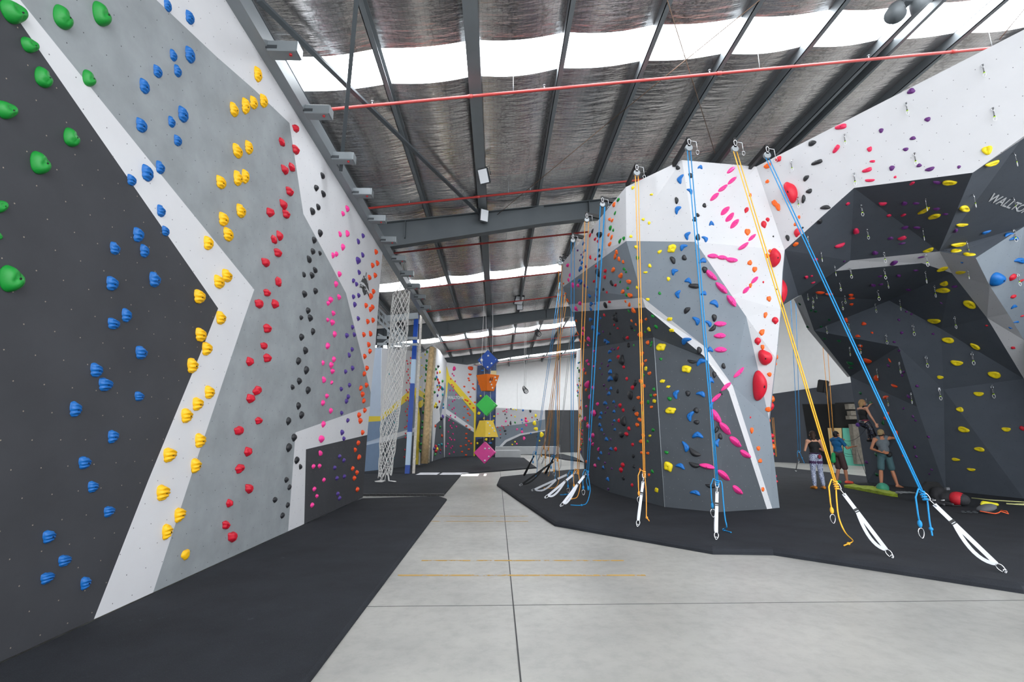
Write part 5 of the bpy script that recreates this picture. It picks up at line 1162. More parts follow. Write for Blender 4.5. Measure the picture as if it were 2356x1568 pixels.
# four big ropes in front
def front(col, tp, tY, lp_, lY, foot, tailpx, lab, slab, plab, r=.0095, inward=(0, 1, 0)):
    top, low = onY(tp[0], tp[1], tY), onY(lp_[0], lp_[1], lY)
    f = Vf(*foot); tl = None
    if tailpx:
        tl = [low + (low - top).normalized() * .02]
        for (x, y, Y) in tailpx: p = onY(x, y, Y) if Y else Vf(x, y, .105); tl.append(p)
    rope_set(col, top, low, tl, lab, r); strap_set(low, f, slab, .1, .046); pulley(top + Vector((0, 0, .04)), inward, plab)
front('orange', (1465, 402), 9.0, (1482, 1086), 8.75, (1467, 1210), [(1486, 1120, 8.75), (1487, 1160, 8.75), (1487, 1188, 8.75), (1488, 1190, 8.74), (1494, 1198, 8.7)], 'orange top rope doubled down the front edge of the pillar', 'white floor strap of the orange rope at the pillar corner', 'pulley bracket above the orange rope on the pillar head')
front('blue', (1585, 345), 7.9, (1650, 1107), 7.75, (1648, 1240), [(1660, 1108, 7.7), (1664, 1150, 7.65), (1668, 1190, 7.6), (1672, 1212, 7.55), (1665, 1218, None), (1682, 1224, None)], 'blue top rope hanging straight down the middle of the pillar', 'white floor strap of the blue rope before the pillar', 'pulley bracket above the blue rope, on the peak of the pillar')
front('yellow', (1691, 347), 8.05, (1922, 1110), 6.75, (2053, 1282), [(1925, 1150, 6.72), (1930, 1190, 6.68), (1945, 1225, 6.6), (1962, 1243, None), (1952, 1250, None), (1942, 1254, None)], 'yellow top rope slanting from the pillar head to the mat', 'white floor strap of the slanting yellow rope', 'pulley bracket of the yellow rope, beside the dip in the wall head')
front('blue', (1765, 362), 8.1, (2122, 1133), 6.05, (2313, 1316), [(2133, 1150, 6.03), (2136, 1175, 6.0), (2139, 1200, 5.98), (2142, 1216, 5.97), (2145, 1232, 5.95)], 'blue top rope slanting across the cave to the mat', 'white floor strap of the slanting blue rope, nearest of all', 'pulley bracket of the slanting blue rope, at the dip in the wall head')
# the row along the corridor side of the pillar
rows = [('blue', (1386, 474), 10.75, (1352, 1084), 11.6, (1290, 1164), 'blue corridor rope, first of the row from the pillar corner', (1342, 1090)),
        ('orange', (1350, 509), 11.7, (1330, 1082), 12.6, (1254, 1145), 'orange corridor rope, second of the row from the pillar corner', None),
        ('blue', (1318, 556), 12.9, (1316, 1086), 13.5, (1224, 1128), 'blue corridor rope, third of the row from the pillar corner', None),
        ('orange', (1289, 608), 14.2, (1283, 1054), 15.2, (1196, 1117), 'orange corridor rope, fourth of the row from the pillar corner', None),
        ('blue', (1296, 600), 16.5, (1275, 1050), 17.2, (1253, 1090), 'blue corridor rope, fifth of the row from the pillar corner', None),
        ('orange', (1300, 640), 18.5, (1262, 1030), 19.5, (1246, 1066), 'orange corridor rope, sixth of the row from the pillar corner', None),
        ('orange', (1306, 660), 20.5, (1252, 1028), 21.0, (1236, 1060), 'orange corridor rope, seventh of the row from the pillar corner', None),
        ('blue', (1290, 650), 22.0, (1233, 1040), 19.0, (1202, 1098), 'blue corridor rope, farthest out over the concrete', None),
        ('grey', (1322, 690), 24.0, (1288, 1024), 24.0, (1276, 1046), 'grey corridor rope before the rear door', None)]
for i, (c, tp, tY, lp_, lY, ft, lab, tl) in enumerate(rows):
    top, low = onY(tp[0], tp[1], tY), onY(lp_[0], lp_[1], lY); f = onZ(ft[0], ft[1], .095 if ft[1] > 1100 else .02)
    g = random.Random(i * 7 + 2); zf = .105 if f.z > .05 else .03; tail = [low, low + Vector((.03, -.05, -.3)), Vector((low.x + .02, low.y - .12, zf + .25)), Vector((low.x - .08, low.y - .25, zf + .03)), Vector((low.x - .25, low.y - .3 - .2 * g.random(), zf)), Vector((low.x - .3 - .2 * g.random(), low.y - .45, zf))]
    rope_set(c, top, low, tail, lab, .0095 if i < 4 else .011, .1)
    strap_set(low, f, lab.replace('corridor rope', 'rope\'s floor strap').replace('of the row ', ''), .14, .055, i in (3, 4, 7))
    if i < 5: pulley(top + Vector((0, 0, .04)), (1, .3, 0), 'pulley bracket of the %s corridor rope, %s from the pillar corner' % (c, ordinal(i + 1)))
# blue rope with its end knotted against the pillar's corridor side
a, b = onY(1392, 476, 10.6), onY(1354, 1085, 12.0)
bm = bmesh.new(); tube(bm, [a, a.lerp(b, .5), b, b + Vector((-.06, 0, -.2)), b + Vector((-.02, 0, -.42))], .0095, 6); ball(bm, b + Vector((-.02, 0, -.38)), (.03, .03, .06), 8, 6)
taged('loose_rope', bm, ROPE['blue'], 'single blue rope end hanging with a knot against the pillar side', 'rope')
# ropes in the far hall beyond the pillar
for (c, tp, lp_, Y, ft, lab) in (('blue', (1825, 690), (1839, 1038), 23.0, (1831, 1084), 'blue rope hanging in the far hall past the pillar'), ('orange', (1903, 800), (1918, 1046), 22.0, (1912, 1090), 'orange rope hanging before the plywood panel'), ('orange', (1778, 960), (1786, 1050), 15.0, None, 'orange rope just behind the edge of the pillar')):
    top, low = onY(tp[0], tp[1], Y), onY(lp_[0], lp_[1], Y); top.z = max(top.z, 7.5 if ft else top.z)
    rope_set(c, top, low, [low, low + Vector((.1, 0, -.3)), low + Vector((.15, -.05, -.55))] if ft else None, lab, .012 if ft else .007, .26 if ft else .05, bool(ft))
    if ft: strap_set(low, onZ(ft[0], ft[1], .1), 'dark floor strap under the ' + lab.split(' hanging')[0] + ' in the far hall', .05, .04, True)
# ================================================================ people
SKIN = plain('skin_light', (206, 150, 122), .55, 0, .05); SKIN2 = plain('skin_tan', (186, 124, 92), .55, 0, .05)
def capsule(bm, a, b, ra, rb, n=10):
    a, b = Vector(a), Vector(b); tube(bm, [a, a.lerp(b, .5), b], [ra, (ra + rb) / 2, rb], n); ball(bm, a, ra, 10, 6); ball(bm, b, rb, 10, 6)
def fuse(name, bm, m, parent, voxel=.011, smooth=6):
    """melt overlapping volumes into one continuous skin"""
    me = bpy.data.meshes.new(name); bmesh.ops.translate(bm, verts=bm.verts, vec=-parent.location); bm.to_mesh(me); bm.free()
    o = bpy.data.objects.new(name, me); COL.objects.link(o)
    r = o.modifiers.new('r', 'REMESH'); r.mode = 'VOXEL'; r.voxel_size = voxel
    s_ = o.modifiers.new('s', 'SMOOTH'); s_.factor = .5; s_.iterations = smooth
    dg = bpy.context.evaluated_depsgraph_get(); me2 = bpy.data.meshes.new_from_object(o.evaluated_get(dg)); bpy.data.objects.remove(o)
    for p in me2.polygons: p.use_smooth = True
    me2.materials.clear(); me2.materials.append(m); me2.name = name
    return link(name, me2, parent)
def hand(bm, wr, d, palm_n, curl=.5, k=1.0):
    """palm and five separate fingers; d: pointing direction, palm_n: out of the palm"""
    d = Vector(d).normalized(); pn = Vector(palm_n); pn = (pn - d * pn.dot(d)).normalized(); s_ = d.cross(pn)
    for t in (-.5, -.17, .17, .5): capsule(bm, wr + d * .01, wr + d * .085 * k + s_ * t * .07 * k, .02 * k, .016 * k, 8)
    for t, L_ in ((-.5, .062), (-.17, .078), (.17, .084), (.5, .072)):
        a = wr + d * .09 * k + s_ * t * .075 * k; u = (d + pn * curl * .5).normalized(); v = (d * (1 - curl * .6) + pn * curl).normalized()
        m_ = a + u * L_ * .5 * k; capsule(bm, a, m_, .0105 * k, .0098 * k, 6); capsule(bm, m_, m_ + v * L_ * .5 * k, .0098 * k, .0088 * k, 6)
    a = wr + d * .03 * k + s_ * .035 * k; b = a + (d * .6 + s_ * .75 + pn * .3).normalized() * .045 * k; capsule(bm, a, b, .014 * k, .011 * k, 6); capsule(bm, b, b + (d * .85 + s_ * .3 + pn * .4).normalized() * .034 * k, .011 * k, .009 * k, 6)
def figure(label, J, look, skin, female, items, hands, k=1.0, shoes=None):
    """J: joints in world space. items: (part, material, list of shapes)"""
    e = empty('person', J['base'], label, 'person')
    bm = bmesh.new(); f = .9 if female else 1.0
    P = J
    def leg(s_):
        h, kn, an, toe = P['hip' + s_], P['knee' + s_], P['ank' + s_], P['toe' + s_]
        capsule(bm, h, h.lerp(kn, .45), .088, .076); capsule(bm, h.lerp(kn, .45), kn, .076, .053); capsule(bm, kn, kn.lerp(an, .35), .052, .056); capsule(bm, kn.lerp(an, .35), an, .056, .036)
        heel = an + (an - toe) * .28 - Vector((0, 0, .03)); heel.z = min(heel.z, an.z - .035)
        capsule(bm, an, heel, .036, .03); capsule(bm, heel, toe, .032, .026); capsule(bm, an, toe, .035, .024)
        sd = (toe - an).cross(Vector((0, 0, 1))).normalized()
        for t in range(5): capsule(bm, toe + sd * (.018 * (t - 2)), toe + sd * (.02 * (t - 2)) + (toe - an).normalized() * (.035 - .004 * abs(t - 1)), .013, .011, 6)
    for s_ in 'LR': leg(s_)
    pel, wa, ch, nk, hd = P['pelvis'], P['waist'], P['chest'], P['neck'], P['head']
    ax = (P['shR'] - P['shL']).normalized(); up = (nk - pel).normalized(); fw = up.cross(ax)
    Rb = Matrix((ax, fw, up)).transposed()
    ball(bm, pel, (.155 if female else .15, .11, .12), 14, 10, Rb); ball(bm, wa, (.122 * f, .092, .14), 14, 10, Rb); ball(bm, ch, (.165 * f, .108, .17), 14, 10, Rb)
    ball(bm, ch + up * .12, (.16 * f, .085, .07), 14, 8, Rb); capsule(bm, pel, ch, .1, .1)
    capsule(bm, ch + up * .14, nk, .07, .052); capsule(bm, nk, hd - up * .04, .05, .052)
    for s_ in 'LR':
        sh, el, wr = P['sh' + s_], P['el' + s_], P['wr' + s_]
        capsule(bm, ch + up * .13, sh, .06, .056); capsule(bm, sh, el, .05 * f, .037 * f); capsule(bm, el, el.lerp(wr, .3), .037 * f, .038 * f); capsule(bm, el.lerp(wr, .3), wr, .038 * f, .025)
        d, pn, cu = hands[s_]; hand(bm, wr, d, pn, cu)
    lk = Vector(look).normalized(); hx = lk.cross(Vector((0, 0, 1))).normalized(); hz = hx.cross(lk); Rh = Matrix((hx, lk, hz)).transposed()
    ball(bm, hd + hz * .02, (.074, .094, .1), 14, 10, Rh); ball(bm, hd + lk * .03 - hz * .045, (.055, .06, .062), 12, 8, Rh); capsule(bm, hd + lk * .094 + hz * .012, hd + lk * .108 - hz * .018, .011, .015, 8); ball(bm, hd + lk * .083 - hz * .056, (.024, .014, .008), 8, 6, Rh)
    for t in (-1, 1): ball(bm, hd + hx * t * .076 - lk * .005 - hz * .005, (.012, .024, .034), 8, 6, Rh)
    body = fuse('body', bm, skin, e)
    for t in (-1, 1):
        bm = bmesh.new(); ball(bm, hd + lk * .086 + hx * t * .031 + hz * .012, .0115, 8, 6); mk('eye', bm, plain('dark_eye', (30, 24, 22), .3), e)
    for part, m, shapes, vox in items(P, Rb, up, ax, fw, Rh, hx, lk, hz):
        bm = bmesh.new()
        for sh in shapes:
            if sh[0] == 'c': capsule(bm, *sh[1:])
            else: ball(bm, sh[1], sh[2], 14, 10, sh[3])
        fuse(part, bm, m, e, vox, 3)
    return e
def hairshapes(P, Rh, hx, lk, hz, long_=0):
    h = P['head']; S = [('b', h + hz * .035 - lk * .012, (.084, .1, .098), Rh), ('b', h - lk * .035 + hz * .0, (.078, .075, .09), Rh)]
    if long_: S += [('c', h - lk * .075 + hz * .02, h - lk * .09 - hz * .1, .065, .055), ('c', h - lk * .09 - hz * .1, h - lk * .1 - hz * long_, .055, .025)]
    return S
def stand(base, yaw, Hs=1.0, lean=0.0, gap=.1):
    """upright joints; yaw 0 faces +y"""
    R = Matrix.Rotation(yaw, 3, 'Z'); b = Vector(base)
    W = lambda x, y, z: b + R @ (Vector((x, y, z)) * Hs)
    P = dict(base=b, pelvis=W(0, 0, .96), waist=W(0, .0, 1.1), chest=W(0, .0 + lean, 1.28), neck=W(0, .01 + lean, 1.46), head=W(0, .03 + lean, 1.58))
    for s_, q in (('L', -1), ('R', 1)):
        P['hip' + s_] = W(.085 * q, 0, .92); P['knee' + s_] = W((.06 + gap * .6) * q, .02, .49); P['ank' + s_] = W((.05 + gap) * q, -.02, .085); P['toe' + s_] = W((.06 + gap * 1.2) * q, .13, .028)
        P['sh' + s_] = W(.18 * q, lean, 1.4)
    return P, W, R
def mid(a, b, t): return a.lerp(b, t)
LEGG = NT('patterned_leggings'); _v = LEGG.new('ShaderNodeTexVoronoi'); _v.inputs['Scale'].default_value = 26; LEGG.ln(LEGG.coord('Object'), _v.inputs['Vector'])
LEGG.ln(LEGG.mix(LEGG.math('LESS_THAN', LEGG.math('PINGPONG', _v.outputs['Distance'], .22), .1), srgb(196, 202, 220), srgb(78, 92, 132)), LEGG.b.inputs['Base Color'])
LEGD = NT('dark_floral_leggings'); _v = LEGD.new('ShaderNodeTexVoronoi'); _v.inputs['Scale'].default_value = 24; LEGD.ln(LEGD.coord('Object'), _v.inputs['Vector'])
LEGD.ln(LEGD.mix(LEGD.math('LESS_THAN', _v.outputs['Distance'], .3), srgb(24, 24, 32), srgb(96, 104, 132)), LEGD.b.inputs['Base Color'])
def legshapes(P, to, pad=.012, ss='LR'):
    S = [('b', P['pelvis'], (.165, .122, .125), Matrix.Identity(3))] 
    for s_ in ss:
        h, kn, an = P['hip' + s_], P['knee' + s_], P['ank' + s_]; m_ = mid(h, kn, .45)
        S.append(('c', h, m_, .09 + pad, .078 + pad))
        if to == 'ankle': S += [('c', m_, kn, .078 + pad, .056 + pad), ('c', kn, mid(kn, an, .35), .054 + pad, .058 + pad), ('c', mid(kn, an, .35), mid(kn, an, .92), .058 + pad, .038 + pad)]
        else: S.append(('c', m_, mid(h, kn, to), .078 + pad * 1.4, .07 + pad * 2))
    return S
def tank(P, Rb, up, f=1.0, straps=True):
    S = [('b', P['waist'], (.138 * f, .108, .16), Rb), ('b', P['chest'], (.176 * f, .12, .15), Rb), ('b', P['pelvis'] + up * .07, (.148, .116, .08), Rb), ('c', P['waist'], P['chest'], .12 * f, .122 * f), ('c', P['pelvis'] + up * .08, P['waist'], .134 * f, .122 * f)]
    for s_ in 'LR': S.append(('c', P['chest'] + up * .05, mid(P['neck'], P['sh' + s_], .55) + up * .012, .088, .064))
    return S
def harness(P, Rb, up): return [('b', P['pelvis'] + up * .075, (.172, .13, .028), Rb)]
def loops(P, s_): h, kn = P['hip' + s_], P['knee' + s_]; return ('c', mid(h, kn, .3), mid(h, kn, .34), .103, .101)
def shoe(P, s_, pad=.008): an, toe = P['ank' + s_], P['toe' + s_]; hl = an + (an - toe) * .28; hl.z = toe.z + .012; return [('c', hl, toe, .036 + pad, .032 + pad), ('c', an - Vector((0, 0, .02)), toe, .036 + pad, .028 + pad), ('c', toe, toe + (toe - an).normalized() * .03, .031 + pad, .024)]
MZ = .092
# woman at the back, seen from behind
b = onZ(1885, 1124, MZ); P, W, R = stand(b, -.15, .985, .0, .075)
for s_, q in (('L', -1), ('R', 1)): P['el' + s_] = W(.27 * q, .02, 1.12); P['wr' + s_] = W(.17 * q, .24, 1.2 if q > 0 else 1.1)
dk = plain('black_cloth', (26, 26, 28), .85); PURP = plain('purple_harness_web', (66, 44, 82), .8)
def it(P, Rb, up, ax, fw, Rh, hx, lk, hz):
    yield 'hair', plain('brown_hair', (58, 38, 28), .7), hairshapes(P, Rh, hx, lk, hz, .12), .01
    yield 'tank_top', dk, tank(P, Rb, up, .92), .011
    yield 'leggings', LEGG.m, legshapes(P, 'ankle'), .011
    yield 'harness_belt', PURP, harness(P, Rb, up), .01
    for s_ in 'LR': yield 'leg_loop', PURP, [loops(P, s_)], .01
    yield 'chalk_bag', plain('red_chalk_bag', (150, 48, 62), .8), [('b', P['pelvis'] - fw * .15 + ax * .05 - up * .02, (.05, .04, .065), Rb)], .01
    for s_ in 'LR': yield 'shoe', plain('orange_black_shoe', (196, 120, 30), .6, 0, .5, 14), shoe(P, s_), .009
figure('woman in black tank top and patterned leggings, seen from behind by the yellow rope', P, R @ Vector((.25, 1, .1)), SKIN, True, it, {'L': (R @ Vector((.3, .6, .7)), R @ Vector((1, 0, 0)), .8), 'R': (R @ Vector((-.3, .6, .7)), R @ Vector((-1, 0, 0)), .8)})
# man in blue T-shirt, in profile, paying out rope
b = onZ(1938, 1111, MZ); P, W, R = stand(b, -pi / 2 + .15, 1.0, -.02, .06)
P['ankR'] = W(.1, .1, .085); P['toeR'] = W(.13, .26, .028); P['kneeR'] = W(.1, .08, .49); P['ankL'] = W(-.12, -.08, .085); P['toeL'] = W(-.14, .06, .028)
P['elR'] = W(.25, .12, 1.13); P['wrR'] = W(.22, .38, 1.19); P['elL'] = W(-.22, .16, 1.16); P['wrL'] = W(-.12, .26, 1.33)
BLUT = plain('blue_tshirt', (16, 92, 142), .85, 0, .05)
MB = dict(W=W)
def it(P, Rb, up, ax, fw, Rh, hx, lk, hz):
    yield 'hair', plain('black_hair', (22, 18, 18), .6), hairshapes(P, Rh, hx, lk, hz), .01
    S = tank(P, Rb, up, 1.04) + [('b', P['chest'] + up * .11, (.175, .1, .09), Rb)]
    for s_ in 'LR': S += [('c', P['chest'] + up * .13, P['sh' + s_], .07, .067), ('c', P['sh' + s_], mid(P['sh' + s_], P['el' + s_], .62), .064, .056)]
    yield 'tshirt', BLUT, S, .011
    yield 'shorts', plain('brown_shorts', (74, 54, 54), .85, 0, .1, 8), legshapes(P, .95, .012), .011
    yield 'harness_belt', plain('grey_harness_web', (120, 118, 116), .8), harness(P, Rb, up), .01
    yield 'chalk_bag', plain('green_chalk_bag', (30, 160, 92), .7), [('c', P['pelvis'] - fw * .2 - up * .02, P['pelvis'] - fw * .24 - up * .24, .06, .075)], .01
    yield 'shoe', plain('green_shoe', (40, 168, 116), .6), shoe(P, 'L'), .009
    yield 'shoe', plain('orange_red_shoe', (244, 92, 70), .6), shoe(P, 'R'), .009
figure('man in blue T-shirt and brown shorts belaying, green chalk bag at his hip', P, Vector((.92, .1, .35)), SKIN2, False, it, {'R': (R @ Vector((0, 1, .05)), Vector((0, 0, 1)), .15), 'L': (R @ Vector((.2, .6, .7)), R @ Vector((1, 0, 0)), .9)})
wrR, wrL, pel = P['wrR'] + R @ Vector((0, .12, .02)), P['wrL'] + R @ Vector((0, .08, .06)), P['pelvis'] + R @ Vector((0, .15, .02))
# man in cap with a hand on the orange hold
b = onZ(2046, 1121, MZ); P, W, R = stand(b, -.62, 1.02, .06, .1)
P['ankL'] = W(-.19, -.22, .085); P['toeL'] = W(-.3, -.13, .028); P['kneeL'] = W(-.14, -.06, .5); P['ankR'] = W(.2, -.02, .085); P['toeR'] = W(.3, .08, .028); P['kneeR'] = W(.13, .03, .5)
hh = seat(2060, 1000); tgt = hh[0] + hh[1] * .1
P['shR'] = W(.2, .1, 1.44); tgt = onY(2057, 1001, P['shR'].y + .24); P['wrR'] = P['shR'] + (tgt - P['shR']).normalized() * min(.5, (tgt - P['shR']).length - .07); P['elR'] = mid(P['shR'], P['wrR'], .5) + W(.06, .0, 1) - W(0, 0, 1.04)
P['elL'] = W(-.3, -.03, 1.12); P['wrL'] = W(-.06, -.2, 1.02)
TEAL = plain('teal_shorts', (70, 100, 106), .85, 0, .06)
def it(P, Rb, up, ax, fw, Rh, hx, lk, hz):
    h = P['head']; cap = plain('khaki_cap', (160, 138, 100), .8)
    yield 'cap', cap, [('b', h + hz * .045 - lk * .012, (.09, .108, .088), Rh), ('b', h - lk * .11 + hz * .0, (.075, .07, .016), Rh)], .01
    yield 'hair', plain('dark_brown_hair', (48, 34, 26), .7), [('b', h - lk * .04 - hz * .02, (.076, .07, .07), Rh)], .01
    yield 'tank_top', plain('grey_tank_top', (104, 112, 118), .85, 0, .06, 20), tank(P, Rb, up, 1.04), .011
    yield 'shorts', TEAL, legshapes(P, .85, .012), .011
    yield 'chalk_bag', plain('black_chalk_bag', (24, 26, 30), .7), [('b', P['pelvis'] - fw * .17 + ax * .1 - up * .03, (.075, .06, .085), Rb)], .01
figure('barefoot man in khaki cap and grey tank top, one hand up on the dark wall', P, R @ Vector((.35, 1, .3)), SKIN2, False, it, {'R': ((tgt - P['wrR']), -hh[1] if False else R @ Vector((.2, .9, -.2)), .8), 'L': (R @ Vector((.95, -.25, -.1)), R @ Vector((0, .9, .3)), .4)})
# woman climbing
hw = seat(1994, 965); n_ = hw[1]; nh = Vector((n_.x, n_.y, 0)).normalized(); c0 = hw[0] + nh * .47
yaw = atan2(-nh.y, -nh.x) - pi / 2; R = Matrix.Rotation(yaw, 3, 'Z')
c0 = onplane(1989, 972, c0, nh)
W = lambda x, y, z: c0 + R @ Vector((x, y, z))
P = dict(base=c0 - Vector((0, 0, 1.0)), pelvis=W(0, 0, 0), waist=W(0, -.02, .14), chest=W(0, -.02, .33), neck=W(0, 0, .5), head=W(.0, .03, .63), shL=W(-.18, 0, .45), shR=W(.18, 0, .45),
         hipL=W(-.09, .02, -.04), hipR=W(.09, .02, -.04), kneeL=W(-.24, .26, -.16), ankL=W(-.1, .14, -.52), toeL=W(-.08, .3, -.57), kneeR=W(.16, .14, -.42), ankR=W(.2, .1, -.8), toeR=W(.21, .27, -.85),
         elR=W(.3, .02, .2), wrR=W(.27, .15, -.02), elL=W(-.26, .22, .36), wrL=W(-.12, .3, .55))
def it(P, Rb, up, ax, fw, Rh, hx, lk, hz):
    yield 'hair', plain('blonde_hair', (168, 132, 88), .7, 0, .25, 20), hairshapes(P, Rh, hx, lk, hz, .26), .01
    yield 'tank_top', dk, tank(P, Rb, up, .92), .011
    yield 'leggings', LEGD.m, legshapes(P, 'ankle'), .011
    yield 'harness_belt', plain('bright_harness_web', (150, 60, 90), .8, 0, .6, 30), harness(P, Rb, up), .01
    yield 'chalk_bag', plain('purple_chalk_bag', (84, 46, 130), .8), [('b', P['pelvis'] - fw * .13 - ax * .13 - up * .06, (.08, .06, .07), Rb)], .01
    for s_ in 'LR': yield 'shoe', plain('black_shoe', (30, 30, 34), .6), shoe(P, s_), .009
figure('blonde woman in black tank top climbing the dark wall on a rope', P, R @ Vector((-.1, 1, .25)), SKIN, True, it, {'R': (R @ Vector((.0, .4, -.9)), R @ Vector((-1, .2, 0)), .5), 'L': (R @ Vector((0, .7, .7)), R @ Vector((0, .7, -.7)), .8)})
climb = W(0, .16, .02)
bm = bmesh.new(); pts = [climb] + [climb.lerp(wrL, t / 8) - Vector((0, 0, .9 * (t / 8) * (1 - t / 8))) for t in range(1, 9)]
tube(bm, pts, .0065, 6); tube(bm, [wrL, wrL + Vector((.2, -.05, -.25)), wrR + Vector((-.15, 0, -.35)), pel + Vector((.12, 0, -.12)), pel, pel + Vector((.2, -.02, -.05)), wrR + Vector((-.05, 0, -.3)), wrR, wrR + Vector((.03, -.03, -.3)), Vector((wrR.x + .12, wrR.y - .2, .11)), Vector((wrR.x + .2, wrR.y - .5, .105))], .0065, 6)
taged('belay_rope', bm, ROPE['dark'], 'dark belay rope running from the belaying man to the climber', 'rope')
# ---------------------------------------------------------------- gear on the mat
def at(px, py, z=.095): return onZ(px, py, z)
# rope heap on a tarp
e = empty('rope_tarp', at(2010, 1130), 'lime green rope tarp spread on the mat before the climbers', 'rope tarp')
bm = bmesh.new(); P0 = [at(x, y) for x, y in ((1942, 1121), (1960, 1124), (1985, 1129), (2010, 1134), (2048, 1141), (2066, 1143), (2056, 1133), (2030, 1128), (2000, 1122), (1965, 1118))]
rn = random.Random(5); top = [bm.verts.new(p + Vector((0, 0, .03 + .05 * rn.random()))) for p in P0]; botv = [bm.verts.new(p) for p in P0]; c_ = bm.verts.new(sum(P0, Vector()) / len(P0) + Vector((0, 0, .1)))
for i in range(len(P0)):
    j = (i + 1) % len(P0); bm.faces.new((top[i], top[j], c_)); bm.faces.new((top[j], top[i], botv[i], botv[j]))
bmesh.ops.subdivide_edges(bm, edges=bm.edges[:], cuts=2, use_grid_fill=True)
for v in bm.verts:
    if v.co.z > .12: v.co.z += rn.uniform(-.02, .02)
mk('tarp', bm, plain('lime_tarp', (168, 186, 52), .7, 0, .25, 8), e)
bm = bmesh.new(); ball(bm, at(2032, 1130) + Vector((0, 0, .1)), (.16, .14, .14), 12, 8); mk('tarp_bundle', bm, plain('green_tarp_bundle', (60, 142, 116), .7, 0, .2, 9), e)
def heap(name, px, py, rx, ry, n, col, lab, r=.006, z=.1, nt=5):
    bm = bmesh.new(); c = at(px, py); g = random.Random(px); pts = []
    for k in range(n):
        a = k * .7; rr = .35 + .65 * g.random(); pts.append(c + Vector((rx * rr * cos(a) + g.uniform(-.03, .03), ry * rr * sin(a), .012 + z * g.random() * (1 - rr * .6))))
    tube(bm, pts, r, nt); return taged(name, bm, col, lab, 'rope')
heap('rope_heap', 1990, 1118, .55, .2, 60, ROPE['dark'], 'dark rope lying in a heap at the belaying man\'s feet')
heap('rope_heap', 2078, 1136, .38, .12, 40, ROPE['grey'], 'pale grey rope end coiled beside the lime tarp')
bm = bmesh.new(); tube(bm, [at(2236, 1146), at(2280, 1151), at(2330, 1154), at(2380, 1157), at(2400, 1160), at(2340, 1160), at(2316, 1159), at(2370, 1163)], .014, 6); 
for v in bm.verts: v.co.z += .012
taged('loose_rope', bm, ROPE['pale'], 'pale yellow rope lying along the foot of the dark wall', 'rope')
# rucksack
c = at(2186, 1163); e = empty('rucksack', c, 'open black rucksack with a red panel lying on the mat', 'rucksack')
RKS = .74
def rk(*p): return c + Vector(p) * RKS
bm = bmesh.new(); ball(bm, rk(.3, .28, .2), (.3, .2, .17), 16, 10); ball(bm, rk(.1, .42, .24), (.22, .16, .2), 12, 8); capsule(bm, rk(.45, .3, .26), rk(.72, .25, .1), .12, .07); capsule(bm, rk(-.05, .35, .1), rk(.3, .5, .3), .1, .12); fuse('pack', bm, plain('black_pack_cloth', (26, 26, 30), .8, 0, .3, 12, .5, 14), e, .022, 2)
bm = bmesh.new(); Rp = Matrix.Rotation(.3, 3, 'Z'); ball(bm, rk(.32, .06, .2), (.19, .16, .15), 16, 10, Rp); mk('lid_pocket', bm, plain('red_pack_cloth', (186, 24, 40), .7, 0, .15, 10, .4, 16), e, True)
bm = bmesh.new(); ball(bm, rk(.37, -.02, .18), (.15, .145, .13), 14, 10, Rp); mk('mesh_pocket', bm, plain('charcoal_mesh_cloth', (44, 44, 48), .8, 0, .2, 20), e, True)
bm = bmesh.new(); v = [bm.verts.new(rk(*p)) for p in ((-.35, .5, .46), (-.05, .62, .62), (.4, .68, .6), (.55, .6, .3), (.1, .52, .2), (-.15, .45, .25))]; bm.faces.new(v); ex = bmesh.ops.extrude_face_region(bm, geom=bm.faces[:]); bmesh.ops.translate(bm, verts=[g for g in ex['geom'] if isinstance(g, bmesh.types.BMVert)], vec=(0, .05, .02)); bmesh.ops.recalc_face_normals(bm, faces=bm.faces); mk('flap', bm, plain('black_flap_cloth', (14, 14, 15), .9), e)
bm = bmesh.new(); tube(bm, [rk(-.1, .3, .1), rk(-.15, .1, .03), rk(.05, -.15, .02), rk(.2, -.14, .03)], .014, 6); mk('strap', bm, dk, e)
bm = bmesh.new(); box(bm, rk(.28, .3, .46), (.08, .05, .06)); tube(bm, [rk(.5, .2, .35), rk(.62, .15, .28), rk(.7, .2, .15)], .012, 6); mk('buckle', bm, plain('grey_buckle', (100, 102, 106), .5), e)
c = at(2174, 1160); e = empty('drink_bottle', c, 'small brown bottle with a white label beside the rucksack', 'bottle')
bm = bmesh.new(); tube(bm, [c + Vector((0, 0, z)) for z in (0, .01, .15, .19)], [.045, .05, .05, .02], 12); mk('body', bm, plain('brown_bottle', (112, 66, 44), .3), e)
bm = bmesh.new(); tube(bm, [c + Vector((0, 0, .05)), c + Vector((0, 0, .13))], .052, 12); mk('label_band', bm, WHITEP, e)
bm = bmesh.new(); tube(bm, [c + Vector((0, 0, .19)), c + Vector((0, 0, .23))], .022, 10); mk('cap', bm, WHITEP, e)
for dx, lab in ((0, 'dark climbing shoe by the bottle, nearer the blue rope'), (.2, 'dark climbing shoe standing next to the bottle')):
    c = at(2150, 1161) + Vector((dx, 0, 0)); e = empty('climbing_shoe', c, lab, 'shoe', 'dark climbing shoes by the rucksack')
    bm = bmesh.new(); capsule(bm, c + Vector((0, 0, .045)), c + Vector((.03, -.2, .035)), .045, .035); capsule(bm, c + Vector((0, .02, .05)), c + Vector((0, .03, .12)), .04, .035); fuse('upper', bm, plain('dark_shoe_leather', (56, 56, 60), .6), e, .012)
    bm = bmesh.new(); tube(bm, [c + Vector((-.035, 0, .1)), c + Vector((0, -.05, .11)), c + Vector((.035, 0, .1))], .012, 6); mk('strap', bm, WHITEP, e)
c = at(2264, 1163); e = empty('climbing_shoe', c, 'bright yellow climbing shoe lying on the mat beyond the headband', 'shoe')
e['label'] = 'bright yellow climbing shoe lying on the mat beside the rucksack'
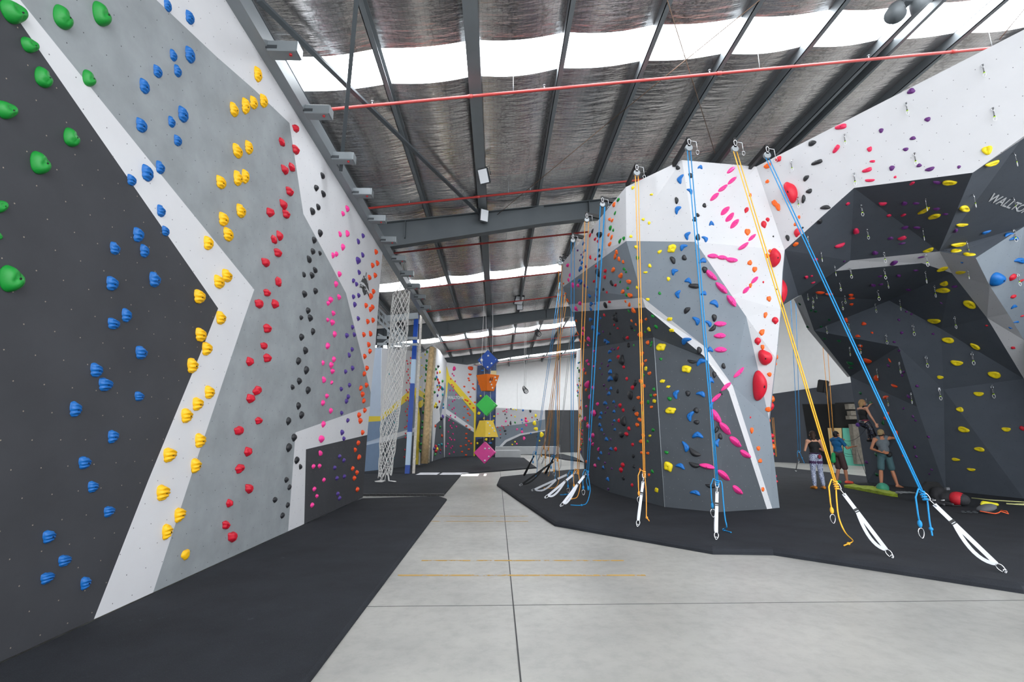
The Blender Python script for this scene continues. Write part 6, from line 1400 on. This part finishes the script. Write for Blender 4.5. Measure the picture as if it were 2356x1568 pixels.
bm = bmesh.new(); capsule(bm, c + Vector((0, 0, .06)), c + Vector((.2, -.1, .04)), .05, .035); capsule(bm, c + Vector((0, 0, .06)), c + Vector((-.05, .0, .03)), .045, .03); fuse('upper', bm, plain('yellow_shoe', (224, 214, 30), .5), e, .012)
bm = bmesh.new(); capsule(bm, c + Vector((-.02, .05, .02)), c + Vector((.2, -.1, .012)), .03, .02); fuse('sole', bm, BLACKP, e, .012)
c = at(2278, 1181); e = empty('chalk_ball_bag', c, 'grey chalk bag with an orange cord lying nearest the camera', 'chalk bag')
bm = bmesh.new(); ball(bm, c + Vector((0, .05, .1)), (.19, .13, .07), 14, 8, Matrix.Rotation(-.25, 3, 'Y')); mk('body', bm, plain('grey_bag_cloth', (92, 94, 98), .8, 0, .1, 12), e, True)
bm = bmesh.new(); tube(bm, [c + Vector(p) for p in ((-.2, 0, .05), (-.1, -.05, .03), (0, -.1, .015), (.1, -.08, .03), (.18, -.04, .05), (.25, -.12, .015), (.3, -.05, .05), (.25, .02, .06))], .011, 6); mk('cord', bm, plain('orange_cord', (226, 92, 46), .6), e)
bm = bmesh.new(); 
for k in range(3): d_ring(bm, c + Vector((-.3 - .1 * k, .02 * k, .03)), .05, .03, .008, Vector((1, 0, 0)), Vector((0, 1, .3)))
mk('carabiner', bm, DSTEEL, e)
# ================================================================ light
sc = bpy.context.scene
w = bpy.data.worlds.new('sky'); sc.world = w; w.use_nodes = True
bg = w.node_tree.nodes['Background']; bg.inputs['Color'].default_value = (.92, .96, 1, 1); bg.inputs['Strength'].default_value = WORLD_E
sc.view_settings.view_transform = 'Standard'; sc.view_settings.look = 'None'; sc.view_settings.gamma = 1; sc.view_settings.use_curve_mapping = False
sc.view_settings.exposure = EXPO
sc.cycles.use_denoising = True
sc.cycles.max_bounces = 6; sc.cycles.diffuse_bounces = 4; sc.cycles.glossy_bounces = 3; sc.cycles.transmission_bounces = 3; sc.cycles.transparent_max_bounces = 8
sc.cycles.sample_clamp_indirect = 8; sc.cycles.caustics_reflective = False; sc.cycles.caustics_refractive = False

sl = bpy.data.lights.new('sun', 'SUN'); sl.energy = 40; sl.angle = .009; sl.color = (1, .97, .92)
so = bpy.data.objects.new('sun', sl); COL.objects.link(so); so.rotation_euler = (RAD(-1.5), RAD(1), 0); so.location = (0, 20, 30)
